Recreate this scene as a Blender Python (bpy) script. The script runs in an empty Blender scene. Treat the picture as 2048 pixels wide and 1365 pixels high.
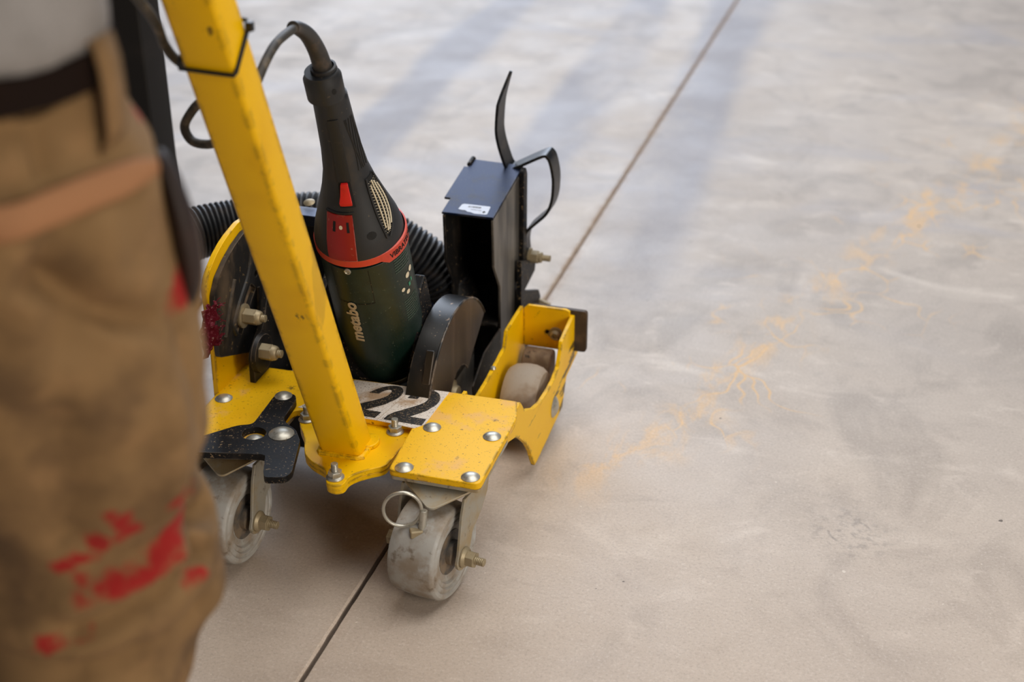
import bpy, bmesh, math, random
from mathutils import Vector, Matrix
from mathutils.bvhtree import BVHTree
from mathutils import noise as mnoise
random.seed(7)
R = math.radians
SC = bpy.context.scene
COL = SC.collection

# ------------------------------------------------------------------ camera, world, lights, exposure
cam_d = bpy.data.cameras.new('camera')
cam = bpy.data.objects.new('camera', cam_d)
COL.objects.link(cam)
SC.camera = cam
cam_d.sensor_width = 36.0
cam_d.lens = 36.0 * 2844.0 / 2048.0
cam.location = (0.49187, -1.32474, 1.1)
cam.rotation_euler = (R(90 - 28), 0, R(16.5))
cam_d.clip_start = 0.05
cam_d.dof.use_dof = True
cam_d.dof.focus_distance = 1.76
cam_d.dof.aperture_fstop = 3.3
cam_d.dof.aperture_blades = 9

world = bpy.data.worlds.new('hall_daylight')
SC.world = world
world.use_nodes = True
wn = world.node_tree.nodes['Background']
wn.inputs[0].default_value = (0.70, 0.78, 1.0, 1)
wn.inputs[1].default_value = 0.05


def area(name, loc, target, sx, sy, power, color):
    l = bpy.data.lights.new(name, 'AREA')
    l.shape = 'RECTANGLE'
    l.size, l.size_y = sx, sy
    l.energy = power
    l.color = color
    o = bpy.data.objects.new(name, l)
    COL.objects.link(o)
    o.location = loc
    o.rotation_euler = (Vector(target) - Vector(loc)).to_track_quat('-Z', 'Y').to_euler()
    return o


# daylight through the hall's far gate, skylight overhead, added warm fill from front right
area('far_gate_daylight', (-3.0, 9.0, 4.6), (0, 1, 0), 6.0, 6.5, 560, (0.76, 0.85, 1.0))
area('skylight_panel', (1.0, 1.2, 5.5), (0.1, 0.2, 0), 4.5, 4.5, 215, (1.0, 0.97, 0.93))
area('front_right_fill', (4.6, -2.9, 2.3), (0, 0.1, 0.2), 2.6, 2.4, 150, (1.0, 0.91, 0.79))  # unseen lamp added to brighten the camera-facing sides

SC.view_settings.view_transform = 'Standard'
SC.view_settings.look = 'None'
SC.view_settings.gamma = 1.0
SC.view_settings.use_curve_mapping = False
SC.view_settings.exposure = 0.27


# ------------------------------------------------------------------ material helpers
def lin(h):
    h = h.lstrip('#')
    c = [int(h[i:i + 2], 16) / 255 for i in (0, 2, 4)]
    return tuple(x / 12.92 if x <= .04045 else ((x + .055) / 1.055) ** 2.4 for x in c) + (1,)


class NT:
    def __init__(s, m):
        s.t = m.node_tree
        s.n = s.t.nodes
        s.l = s.t.links
        s.tc = s.n.new('ShaderNodeTexCoord')

    def new(s, typ, **kw):
        n = s.n.new(typ)
        for k, v in kw.items():
            setattr(n, k, v)
        return n

    def put(s, sock, v):
        if isinstance(v, bpy.types.NodeSocket):
            s.l.new(v, sock)
        elif v is not None:
            sock.default_value = v

    def math(s, op, a, b=None, clamp=False):
        n = s.new('ShaderNodeMath', operation=op, use_clamp=clamp)
        s.put(n.inputs[0], a)
        if b is not None:
            s.put(n.inputs[1], b)
        return n.outputs[0]

    def coords(s, scale=(1, 1, 1), rot=(0, 0, 0), loc=(0, 0, 0)):
        mp = s.new('ShaderNodeMapping')
        s.l.new(s.tc.outputs['Object'], mp.inputs['Vector'])
        mp.inputs['Scale'].default_value = scale
        mp.inputs['Rotation'].default_value = rot
        mp.inputs['Location'].default_value = loc
        return mp.outputs[0]

    def noise(s, scale, detail=4, rough=.55, vec=None, dist=0.0):
        n = s.new('ShaderNodeTexNoise')
        n.inputs['Scale'].default_value = scale
        n.inputs['Detail'].default_value = detail
        n.inputs['Roughness'].default_value = rough
        n.inputs['Distortion'].default_value = dist
        s.l.new(vec if vec is not None else s.coords(), n.inputs['Vector'])
        return n.outputs['Fac']

    def ramp(s, v, lo, hi, a=0.0, b=1.0):
        n = s.new('ShaderNodeMapRange', interpolation_type='SMOOTHSTEP')
        s.put(n.inputs[0], v)
        n.inputs[1].default_value = lo
        n.inputs[2].default_value = hi
        n.inputs[3].default_value = a
        n.inputs[4].default_value = b
        return n.outputs[0]

    def mix(s, fac, a, b):
        n = s.new('ShaderNodeMix', data_type='RGBA')
        s.put(n.inputs[0], fac)
        s.put(n.inputs[6], a)
        s.put(n.inputs[7], b)
        return n.outputs[2]

    def dist(s, p):
        n = s.new('ShaderNodeVectorMath', operation='DISTANCE')
        s.l.new(s.tc.outputs['Object'], n.inputs[0])
        n.inputs[1].default_value = p
        return n.outputs['Value']

    def edge(s, radius=.003):
        b = s.new('ShaderNodeBevel', samples=4)
        b.inputs['Radius'].default_value = radius
        g = s.new('ShaderNodeNewGeometry')
        d = s.new('ShaderNodeVectorMath', operation='DOT_PRODUCT')
        s.l.new(b.outputs[0], d.inputs[0])
        s.l.new(g.outputs['Normal'], d.inputs[1])
        return s.ramp(d.outputs['Value'], .996, .90)


def mat(name, base, rough=.5, metal=0.0, layers=(), bump=None, edge=None, spec=.5):
    """layers: (scale, detail, lo, hi, colour, amount[, stretch])"""
    m = bpy.data.materials.new(name)
    m.use_nodes = True
    t = NT(m)
    bs = t.n['Principled BSDF']
    col = lin(base)
    rg = rough
    for L in layers:
        sc, det, lo, hi, c, amt = L[:6]
        st = L[6] if len(L) > 6 else (1, 1, 1)
        f = t.ramp(t.noise(sc, det, .6, t.coords(st, loc=(sc, 2 * sc, 0))), lo, hi, 0, amt)
        col = t.mix(f, col, lin(c))
        if len(L) > 7:
            n = t.new('ShaderNodeMix', data_type='FLOAT')
            t.put(n.inputs[0], f)
            t.put(n.inputs[2], rg)
            t.put(n.inputs[3], L[7])
            rg = n.outputs[0]
    if edge:
        c, amt, rad = edge
        e = t.math('MULTIPLY', t.edge(rad), t.ramp(t.noise(38, 5, .65), .44, .58, 0, amt))
        col = t.mix(e, col, lin(c))
    t.put(bs.inputs['Base Color'], col)
    t.put(bs.inputs['Roughness'], rg)
    bs.inputs['Metallic'].default_value = metal
    bs.inputs['Specular IOR Level'].default_value = spec
    if bump:
        sc, stg = bump[:2]
        b = t.new('ShaderNodeBump')
        b.inputs['Strength'].default_value = stg
        b.inputs['Distance'].default_value = bump[2] if len(bump) > 2 else .001
        t.l.new(t.noise(sc, 4), b.inputs['Height'])
        t.l.new(b.outputs[0], bs.inputs['Normal'])
    return m


YEL = 'F0BC00'
M = {}
M['yellow'] = mat('yellow_paint', YEL, .42, 0, [
    (9, 3, .5, .75, 'D89A00', .5), (55, 5, .66, .72, '6A4A18', .75), (300, 2, .70, .74, '3A2A18', .8),
    (26, 6, .66, .74, '8E7040', .6, (1, 1, .3))],
    bump=(260, .12, .0006), spec=.28, edge=('4A3A20', 1, .005))
M['yellow_deck'] = mat('yellow_paint_dusty', 'F0BA02', .5, 0, [
    (8, 4, .5, .72, 'E3A200', .5), (17, 8, .545, .66, 'DDA870', .5), (360, 3, .63, .69, '6A4614', .7), (150, 3, .68, .72, '5A4018', .8),
    (24, 12, .625, .70, '4E3C22', .95)],
    bump=(300, .12, .0006), spec=.28, edge=('54401C', 1, .005))
M['yellow_side'] = mat('yellow_paint_scraped', 'F0BC00', .42, 0, [
    (9, 3, .5, .75, 'DFA000', .5), (18, 6, .585, .61, '4A3C22', .9, (1, .3, 1.7)), (60, 5, .66, .70, '6A5A30', .7, (1, .4, 1.4))],
    bump=(240, .12, .0006), spec=.28, edge=('4A3A22', 1, .006))
M['black'] = mat('black_powder_coat', '121214', .46, 0, [
    (40, 5, .54, .72, '3A332B', .6, (1, 1, 1), .6), (300, 3, .61, .68, '9A8262', .75)],
    bump=(500, .08, .0005), spec=.18, edge=('6A6258', .7, .002))
M['black_dusty'] = mat('black_steel_dusty', '1B1A1A', .46, 0, [
    (14, 5, .48, .72, '4E443A', .65, (1, 1, .5), .7), (160, 3, .66, .72, 'A28C6C', .7)],
    bump=(400, .1, .0005), spec=.28, edge=('77695A', .8, .002))
M['arc_black'] = mat('black_arc_plate_dusty', '1E1D1D', .5, 0, [
    (18, 5, .46, .7, '5C4C3A', .75, (1, 1, .6), .8), (120, 4, .62, .72, '8F7650', .6)], bump=(300, .12, .0005), edge=('80705A', .7, .002))
M['hood_black'] = mat('black_hood_steel_sky_tint', '1B2640', .42, .7, [  # black steel, with the blue sky reflection put into its base colour
    (24, 5, .5, .72, '44403C', .55, (1, 1, .3), .55), (500, 2, .64, .7, '5E5A52', .5)], bump=(500, .1, .0005), edge=('8A8580', .7, .002))
M['hood_side'] = mat('lit_dusty_hood_side_steel', '4C4945', .42, .3, [  # dust streaks over a base lightened to paint in light on the right face
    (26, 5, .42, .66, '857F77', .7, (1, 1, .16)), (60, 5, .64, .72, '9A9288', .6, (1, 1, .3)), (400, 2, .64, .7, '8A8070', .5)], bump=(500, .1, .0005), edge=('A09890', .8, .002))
M['pointer'] = mat('dark_pointer_steel', '2A2C30', .36, .6, [(60, 5, .5, .72, '5A544C', .6)], edge=('8A847A', .6, .0015))
M['zinc'] = mat('zinc_plating', 'B8B5AA', .36, .65, [(90, 4, .5, .7, '6C6658', .5), (240, 3, .62, .72, '54483A', .6)], bump=(300, .15, .0004))
M['zinc_dusty'] = mat('zinc_plating_dusty', 'A09276', .5, .45, [(80, 4, .5, .7, '75664C', .7)], bump=(300, .2, .0004))
M['galv'] = mat('galvanised_caster_steel', 'A8A498', .5, .45, [(24, 6, .38, .62, 'A8946F', .85), (90, 6, .60, .70, '5E5244', .6)],
                bump=(200, .15, .0005), edge=('C4C8C4', .5, .0015))
M['wheel'] = mat('grey_wheel_rubber', 'A3A09A', .62, 0, [(22, 8, .44, .66, '84725C', .75), (45, 8, .60, .70, '66543F', .7),
                 (30, 4, .58, .7, 'B4B6B6', .6)], bump=(80, .3, .001))
M['wheel_brown'] = mat('grey_wheel_rubber_muddy', '9C8F80', .7, 0, [(28, 5, .45, .68, '7E6850', .7), (90, 5, .62, .72, '5E4C3A', .7)], bump=(90, .35, .001))
M['hub'] = mat('dark_wheel_hub', '4A4846', .6, 0, [(30, 4, .45, .7, '86725A', .7)])
M['rubber_old'] = mat('old_brown_rubber', '6A5846', .8, 0, [(40, 5, .45, .65, '8E7C66', .7), (25, 4, .6, .64, '1C1814', .9)], bump=(60, .5, .002))
M['scraper'] = mat('dark_scraper_steel', '3A2F26', .6, .2, [(30, 5, .45, .7, '5C4A38', .7)])
M['green'] = mat('dark_green_plastic', '0B211B', .40, 0, [(20, 5, .5, .74, '2C3A30', .45, (1, 1, 1), .6), (300, 2, .69, .72, '6A7060', .5)], bump=(600, .05, .0004))
M['plastic'] = mat('black_plastic_grip', '1C1E21', .46, 0, [(24, 5, .5, .72, '3E362E', .6, (1, 1, 1), .7), (150, 4, .66, .74, '6A5C48', .5)], bump=(700, .08, .0004))
M['softgrip'] = mat('black_soft_grip', '17181A', .5, 0, [(40, 4, .55, .75, '37302A', .5)], bump=(900, .12, .0004))
M['red'] = mat('red_plastic', '8E1512', .4, 0, [(40, 4, .5, .75, '8A1512', .6), (200, 3, .66, .74, 'B08A72', .4)], edge=('D8B0A0', .8, .0012))
M['red_bright'] = mat('bright_red_switch', 'C81E1A', .38, 0, [(60, 4, .55, .75, 'A01612', .5)])
M['ring'] = mat('orange_red_ring', 'C8402C', .42, 0, [(60, 4, .5, .75, 'A8301F', .6)], edge=('E09070', .7, .001))
M['cream'] = mat('cream_print', 'D8CDB4', .6, 0, [(120, 4, .55, .75, 'A89A80', .6)])
M['ivory'] = mat('metallic_beige_lettering', 'B8A68A', .45, .1, [(200, 3, .5, .75, '94826A', .6)])
M['dark'] = mat('dark_recess', '0A0A0B', .8, 0, [(60, 4, .55, .75, '1A1612', .6)])
M['guard'] = mat('black_guard_paint_worn', '1A1918', .36, .25, [
    (18, 5, .5, .75, '3B2F24', .7, (1, 1, .4), .5), (50, 5, .63, .68, 'B89C80', .85), (200, 3, .69, .73, '8C7864', .7)], edge=('A89480', .8, .002))
M['guard_face'] = mat('guard_face_brushed', '3A3330', .38, .35, [
    (30, 5, .45, .7, '5C5048', .7, (1, 1, .12)), (160, 3, .68, .73, '9A8468', .6)], edge=('C0AE9A', .8, .002))
M['blade'] = mat('diamond_blade_steel', 'A8A29A', .4, .8, [(40, 4, .5, .7, '7A7066', .6)])
M['hose'] = mat('black_ribbed_hose', '1E1F22', .45, 0, [(30, 4, .5, .72, '4A3E34', .55)])
M['cord'] = mat('grey_rubber_cord', '34312D', .6, 0, [(60, 5, .45, .7, '6C6152', .75)])
M['cuff'] = mat('dark_cord_sleeve', '2C2A28', .5, 0, [(60, 5, .5, .72, '57493C', .6)])
M['tie'] = mat('black_nylon_tie', '0E0E10', .4, 0, [(80, 3, .5, .7, '1C1C1E', .5)])
M['sticker'] = mat('white_sticker_dusty', 'DDD3C8', .55, 0, [(500, 2, .60, .64, '6A4E34', .9), (16, 6, .54, .68, 'A07A4C', .8), (60, 4, .5, .72, 'C8B8A6', .6)])
M['ink'] = mat('black_sticker_ink', '191715', .55, 0, [(520, 2, .58, .63, '8A7458', .8)])
M['label'] = mat('white_paper_label', 'C9D0E0', .45, 0, [(90, 4, .6, .75, 'A8A49C', .5)])
M['canvas'] = None
M['belt'] = mat('dark_brown_leather', '170C07', .85, 0, [(30, 4, .5, .7, '24140C', .6)], spec=.15)
M['shirt'] = mat('grey_work_shirt', '8E8A88', .9, 0, [(14, 4, .45, .7, '75716E', .6), (300, 3, .5, .7, '9A9694', .4)], bump=(160, .3, .001))
M['pouch'] = mat('dark_brown_pouch_leather', '1E0F09', .6, 0, [(20, 4, .5, .7, '321A10', .6)])
M['skin'] = mat('skin', 'B98468', .5, 0, [(20, 4, .45, .7, 'A66F56', .5)])
M['hair'] = mat('dark_hair', '2A1E16', .6, 0, [(80, 4, .5, .7, '3C2C20', .6)])
M['eye'] = mat('eye_white', 'E0DCD6', .2, 0, [(20, 2, .5, .7, 'D0C8C0', .5)])
M['boot'] = mat('brown_work_boot', '4A3524', .6, 0, [(20, 4, .45, .7, '6A5440', .6)])
M['post'] = mat('dark_grey_post_paint', '1B1918', .6, 0, [(14, 4, .5, .7, '262220', .6)], spec=.25)
M['rag'] = mat('red_frayed_cloth', '5E1622', 1.0, 0, [(120, 4, .5, .68, '8E4452', .7), (300, 2, .62, .7, 'B08A8A', .7)], spec=.1)
M['paper'] = mat('white_paper_tag', 'D8DCE6', .7, 0, [(40, 3, .5, .7, 'C4C8D2', .5)])
M['sealant'] = mat('brown_dusty_sealant', '86705C', .9, 0, [(60, 4, .45, .65, '6E5A48', .7), (8, 3, .5, .7, '9A8670', .6)], bump=(120, .4, .001))


def canvas_mat():
    m = bpy.data.materials.new('tan_canvas_with_red_paint')
    m.use_nodes = True
    t = NT(m)
    bs = t.n['Principled BSDF']
    col = lin('80633F')
    col = t.mix(t.ramp(t.noise(11, 6, .6), .42, .66, 0, .7), col, lin('4A3520'))
    col = t.mix(t.ramp(t.noise(30, 4), .5, .72, 0, .4), col, lin('9C7850'))
    # red paint splashes left on the knee and the pocket
    msk = None
    wob = t.math('MULTIPLY', t.math('SUBTRACT', t.noise(34, 7, .68), .5), .040)
    for (p, r) in PAINT:
        d = t.math('ADD', t.dist(p), wob)
        f = t.ramp(d, r * 1.25, r * .6)
        msk = f if msk is None else t.math('MAXIMUM', msk, f)
    if msk is not None:
        col = t.mix(t.math('MULTIPLY', msk, t.ramp(t.noise(60, 5, .6), .25, .5, .7, .97)), col, lin('920A0A'))
    t.put(bs.inputs['Base Color'], col)
    bs.inputs['Roughness'].default_value = .92
    b = t.new('ShaderNodeBump')
    b.inputs['Strength'].default_value = .3
    b.inputs['Distance'].default_value = .001
    t.l.new(t.noise(600, 2), b.inputs['Height'])
    t.l.new(b.outputs[0], bs.inputs['Normal'])
    return m


PAINT = [((0.047, -0.6047, 0.5309), 0.009),
         ((0.0475, -0.6183, 0.5297), 0.012),
         ((0.0464, -0.6301, 0.5251), 0.013),
         ((0.0442, -0.644, 0.5219), 0.013),
         ((0.0419, -0.658, 0.517), 0.012),
         ((0.04, -0.6654, 0.5137), 0.009),
         ((0.0534, -0.6309, 0.5167), 0.01),
         ((0.0395, -0.6742, 0.5662), 0.009),
         ((0.0386, -0.668, 0.5539), 0.011),
         ((0.0013, -0.6921, 0.5331), 0.01),
         ((0.008, -0.6876, 0.5231), 0.01),
         ((0.0085, -0.6944, 0.5119), 0.012),
         ((0.0108, -0.6852, 0.5382), 0.008),
         ((0.0207, -0.6801, 0.5506), 0.008),
         ((0.0214, -0.6838, 0.5171), 0.011),
         ((0.0291, -0.678, 0.5165), 0.013),
         ((0.0363, -0.6696, 0.516), 0.012),
         ((0.0533, -0.6049, 0.483), 0.011),
         ((0.0518, -0.6137, 0.4812), 0.011),
         ((-0.0186, -0.6983, 0.4709), 0.009),
         ((-0.0086, -0.6919, 0.4746), 0.008),
         ((-0.0015, -0.6844, 0.4767), 0.007),
         ((0.0354, -0.576, 0.5268), 0.007),
         ((0.0649, -0.6438, 0.5705), 0.007),
         ((0.031, -0.5811, 0.8085), 0.007),
         ((0.0576, -0.6003, 0.7022), 0.013),
         ((0.0337, -0.683, 0.5768), 0.006)]


def floor_mat():
    m = bpy.data.materials.new('polished_concrete')
    m.use_nodes = True
    t = NT(m)
    bs = t.n['Principled BSDF']
    col = lin('BDB2A7')
    big = t.noise(1.6, 4, .55, t.coords((1, .55, 1)))
    col = t.mix(t.ramp(big, .36, .64), col, lin('B0A69D'))
    med = t.noise(5.5, 5, .6, t.coords((1, .7, 1), rot=(0, 0, .5)), 1.2)
    col = t.mix(t.ramp(med, .46, .68, 0, .7), col, lin('9C938B'))
    tr_ = t.noise(14, 6, .68, t.coords((.75, 1.15, 1), rot=(0, 0, -.25), loc=(2, 5, 0)), .7)
    col = t.mix(t.ramp(tr_, .50, .70, 0, .42), col, lin('9A9088'))
    col = t.mix(t.ramp(tr_, .46, .30, 0, .38), col, lin('D6CBC0'))
    col = t.mix(t.ramp(t.noise(7, 5, .6, t.coords((.6, 1, 1), loc=(9, 2, 0)), .8), .55, .74, 0, .55), col, lin('DCD2C7'))
    # dark wheel streaks along the joint, further up the hall
    sep = t.new('ShaderNodeSeparateXYZ')
    t.l.new(t.tc.outputs['Object'], sep.inputs[0])
    x, y = sep.outputs[0], sep.outputs[1]
    yf = t.ramp(y, .5, 1.5)
    st = t.noise(2.6, 4, .55, t.coords((1.2, .5, 1), loc=(3, 1, 0)), .6)
    xw = t.math('ADD', t.math('ADD', x, t.math('MULTIPLY', y, .035)), t.math('MULTIPLY', t.math('SUBTRACT', st, .5), .12))
    for xc, w in ((-.22, .10), (.06, .12), (-.62, .10)):
        tr = t.ramp(t.math('ABSOLUTE', t.math('SUBTRACT', xw, xc)), w, w * .45)
        col = t.mix(t.math('MULTIPLY', t.math('MULTIPLY', tr, yf), t.ramp(st, .36, .56, .35, .85)), col, lin('8B8990'))
    col = t.mix(t.math('MULTIPLY', t.ramp(t.noise(3.0, 5, .6, t.coords((.5, 1.3, 1), loc=(1, 7, 0)), .8), .52, .70, 0, .55), yf), col, lin('A5A2A6'))
    # warm tint, growing towards the near end of the floor
    col = t.mix(t.math('MULTIPLY', t.ramp(y, 1.0, -.5), .40), col, lin('C4AA90'))
    # sandy cutting dust: trail leading away to the right
    dx, dy = .3505, .9366
    perp = t.math('SUBTRACT', t.math('MULTIPLY', t.math('SUBTRACT', x, .10), dy), t.math('MULTIPLY', t.math('SUBTRACT', y, .22), dx))
    along = t.math('ADD', t.math('MULTIPLY', t.math('SUBTRACT', x, .10), dx), t.math('MULTIPLY', t.math('SUBTRACT', y, .22), dy))
    wob = t.math('MULTIPLY', t.math('SUBTRACT', t.noise(3.5, 3), .5), .22)
    pw = t.math('ABSOLUTE', t.math('ADD', perp, wob))
    band = t.math('MULTIPLY', t.ramp(pw, .075, .0), t.ramp(along, -.02, .15))
    band = t.math('MULTIPLY', band, t.ramp(along, 2.6, 1.9))
    clump = t.ramp(t.noise(11, 6, .65, t.coords((1.7, .8, 1), rot=(0, 0, .36)), .6), .46, .62)
    vr = t.new('ShaderNodeTexVoronoi', feature='DISTANCE_TO_EDGE')
    vr.inputs['Scale'].default_value = 9
    wv = t.new('ShaderNodeVectorMath', operation='ADD')
    t.l.new(t.coords((1.4, .7, 1), rot=(0, 0, .36)), wv.inputs[0])
    nn = t.new('ShaderNodeTexNoise')
    nn.inputs['Scale'].default_value = 6
    t.l.new(t.coords(), nn.inputs['Vector'])
    sc = t.new('ShaderNodeVectorMath', operation='SCALE')
    t.l.new(nn.outputs['Color'], sc.inputs[0])
    sc.inputs['Scale'].default_value = .25
    t.l.new(sc.outputs[0], wv.inputs[1])
    t.l.new(wv.outputs[0], vr.inputs['Vector'])
    veins = t.math('MULTIPLY', t.ramp(vr.outputs['Distance'], .035, .008), t.ramp(t.noise(5, 3), .5, .62))
    wide = t.math('MULTIPLY', t.ramp(t.math('ABSOLUTE', perp), .26, .08), t.math('MULTIPLY', t.ramp(along, .1, .4), t.ramp(along, 2.4, 1.6)))
    sand = t.math('ADD', t.math('MULTIPLY', band, t.math('MULTIPLY', clump, .75)), t.math('MULTIPLY', t.math('MULTIPLY', veins, wide), .85), True)
    col = t.mix(sand, col, lin('D6B283'))
    # dust lying along both sides of the joint
    jx = t.math('ABSOLUTE', t.math('SUBTRACT', x, t.math('ADD', t.math('MULTIPLY', y, .00817), -.0905)))
    jm = t.math('MULTIPLY', t.ramp(jx, .022, .003), t.ramp(t.noise(30, 4), .3, .7))
    col = t.mix(t.math('MULTIPLY', jm, t.ramp(y, .2, .8, .15, .6)), col, lin('9A7F66'))
    # round rubber scuff
    d = t.dist((.4827, .2714, 0))
    ringm = t.math('MULTIPLY', t.ramp(t.math('ABSOLUTE', t.math('SUBTRACT', d, .028)), .0028, .0006), t.ramp(t.noise(26, 3), .48, .60))
    ringm = t.math('ADD', t.math('MULTIPLY', ringm, .38), t.math('MULTIPLY', t.ramp(d, .09, .01), t.ramp(t.noise(60, 4), .48, .66, 0, .45)), True)
    col = t.mix(ringm, col, lin('6A6460'))
    # grit and pin holes
    col = t.mix(t.ramp(t.noise(260, 4, .75), .46, .74, 0, .45), col, lin('85796E'))
    col = t.mix(t.ramp(t.noise(230, 4, .75, t.coords(loc=(3, 4, 1))), .50, .74, 0, .35), col, lin('E6DCD2'))
    col = t.mix(t.ramp(t.noise(75, 1, .4), .80, .83, 0, .8), col, lin('40362E'))
    col = t.mix(t.ramp(t.noise(90, 1, .4, t.coords(loc=(5, 5, 0))), .80, .83, 0, .6), col, lin('E0D6C8'))
    t.put(bs.inputs['Base Color'], col)
    rg = t.ramp(t.noise(4, 5, .6), .3, .7, .50, .64)
    t.put(bs.inputs['Roughness'], rg)
    bs.inputs['Specular IOR Level'].default_value = .5
    b = t.new('ShaderNodeBump')
    b.inputs['Strength'].default_value = .12
    b.inputs['Distance'].default_value = .001
    t.l.new(t.noise(320, 4, .7), b.inputs['Height'])
    t.l.new(b.outputs[0], bs.inputs['Normal'])
    return m


# ------------------------------------------------------------------ object helpers
WORLD = {}


def thing(name, label, cat, loc, group=None):
    o = bpy.data.objects.new(name, None)
    COL.objects.link(o)
    o.location = loc
    o.empty_display_size = .05
    o['label'] = label
    o['category'] = cat
    if group:
        o['group'] = group
    WORLD[o.name] = Matrix.Translation(loc)
    return o


def obj(name, me, m, parent=None, mw=None, bevel=0, smooth=35, label=None, kind=None, segs=2):
    """link mesh me (written in world coordinates unless mw is given) as a child of parent"""
    if isinstance(me, bmesh.types.BMesh):
        bm = me
        bmesh.ops.recalc_face_normals(bm, faces=bm.faces)
        me = bpy.data.meshes.new(name)
        bm.to_mesh(me)
        bm.free()
    if smooth and not me.get('sm'):
        for p in me.polygons:
            p.use_smooth = True
        me.set_sharp_from_angle(angle=R(smooth))
        me['sm'] = 1
    if m and not me.materials:
        me.materials.append(m)
    o = bpy.data.objects.new(name, me)
    COL.objects.link(o)
    mw = mw or Matrix.Identity(4)
    if parent:
        o.parent = parent
        o.matrix_basis = WORLD[parent.name].inverted() @ mw
    else:
        o.matrix_basis = mw
    WORLD[o.name] = mw.copy()
    if bevel:
        b = o.modifiers.new('bevel', 'BEVEL')
        b.width = bevel
        b.segments = segs
        b.limit_method = 'ANGLE'
        b.angle_limit = R(40)
        b.harden_normals = True
    if label:
        o['label'] = label
    if kind:
        o['kind'] = kind
    return o


def prism(outline, lo, hi, axis='z', bm=None, holes=None):
    """extrude a 2D outline: axis z -> (x,y), axis x -> (y,z), axis y -> (x,z)"""
    bm = bm or bmesh.new()

    def P3(p, h):
        return {'z': (p[0], p[1], h), 'x': (h, p[0], p[1]), 'y': (p[0], h, p[1])}[axis]
    a = [bm.verts.new(P3(p, lo)) for p in outline]
    b = [bm.verts.new(P3(p, hi)) for p in outline]
    n = len(outline)
    bm.faces.new(a)
    bm.faces.new(b)
    for i in range(n):
        bm.faces.new((a[i], a[(i + 1) % n], b[(i + 1) % n], b[i]))
    return bm


def prism_holes(outline, holes, lo, hi, axis):
    """plate with through holes: triangle_fill between outer and inner loops, then walls"""
    bm = bmesh.new()

    def P3(p, h):
        return {'z': (p[0], p[1], h), 'x': (h, p[0], p[1]), 'y': (p[0], h, p[1])}[axis]
    for h in (lo, hi):
        eds = []
        for loop in [outline] + holes:
            vs = [bm.verts.new(P3(p, h)) for p in loop]
            eds += [bm.edges.new((vs[i], vs[(i + 1) % len(vs)])) for i in range(len(vs))]
        bmesh.ops.triangle_fill(bm, edges=eds, use_beauty=True)
    bm.verts.ensure_lookup_table()
    n = sum(len(l) for l in [outline] + holes)
    vs = list(bm.verts)
    k = 0
    for loop in [outline] + holes:
        L = len(loop)
        for i in range(L):
            a, b = vs[k + i], vs[k + (i + 1) % L]
            bm.faces.new((a, b, vs[n + k + (i + 1) % L], vs[n + k + i]))
        k += L
    return bm


def box(bm, c, s, rot=None):
    m = Matrix.Translation(c)
    if rot:
        m = m @ rot
    r = bmesh.ops.create_cube(bm, size=1, matrix=m @ Matrix.Diagonal((*s, 1)))
    return r


def rounded(pts, rad, seg=4):
    """round every corner of a 2D polygon"""
    out = []
    n = len(pts)
    for i in range(n):
        p, a, b = Vector(pts[i]), Vector(pts[i - 1]), Vector(pts[(i + 1) % n])
        rr = rad[i] if isinstance(rad, (list, tuple)) else rad
        da, db = (a - p), (b - p)
        la, lb = da.length, db.length
        t = min(rr, la * .45, lb * .45)
        if t < 1e-5:
            out.append(tuple(p))
            continue
        pa, pb = p + da / la * t, p + db / lb * t
        for k in range(seg + 1):
            u = k / seg
            out.append(tuple((1 - u) ** 2 * pa + 2 * u * (1 - u) * p + u * u * pb))
    return out


def circ(cx, cy, r, n=20, ry=None):
    ry = ry or r
    return [(cx + r * math.cos(2 * math.pi * i / n), cy + ry * math.sin(2 * math.pi * i / n)) for i in range(n)]


def slot(p, q, r, n=8):
    """stadium outline between p and q"""
    p, q = Vector(p), Vector(q)
    a = math.atan2((q - p).y, (q - p).x)
    o = [(q.x + r * math.cos(a + t), q.y + r * math.sin(a + t)) for t in [math.pi * (i / n - .5) for i in range(n + 1)]]
    o += [(p.x + r * math.cos(a + t), p.y + r * math.sin(a + t)) for t in [math.pi * (i / n + .5) for i in range(n + 1)]]
    return o


def frame(z, up=(0, 0, 1)):
    z = Vector(z).normalized()
    x = Vector(up).cross(z)
    if x.length < 1e-4:
        x = Vector((1, 0, 0))
    x.normalize()
    y = z.cross(x)
    return Matrix((x, y, z)).transposed().to_4x4()


def at(loc, zdir=(0, 0, 1), spin=0):
    return Matrix.Translation(loc) @ frame(zdir) @ Matrix.Rotation(spin, 4, 'Z')


def lathe(profile, n=32, bm=None, mw=None):
    """revolve (r, z) around local Z"""
    bm = bm or bmesh.new()
    mw = mw or Matrix.Identity(4)
    rings = []
    for r, z in profile:
        if r < 1e-6:
            rings.append([bm.verts.new(mw @ Vector((0, 0, z)))])
        else:
            rings.append([bm.verts.new(mw @ Vector((r * math.cos(2 * math.pi * i / n), r * math.sin(2 * math.pi * i / n), z))) for i in range(n)])
    for a, b in zip(rings, rings[1:]):
        for i in range(n):
            j = (i + 1) % n
            if len(a) == 1 and len(b) == 1:
                continue
            if len(a) == 1:
                bm.faces.new((a[0], b[i], b[j]))
            elif len(b) == 1:
                bm.faces.new((a[i], a[j], b[0]))
            else:
                bm.faces.new((a[i], a[j], b[j], b[i]))
    return bm


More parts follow.
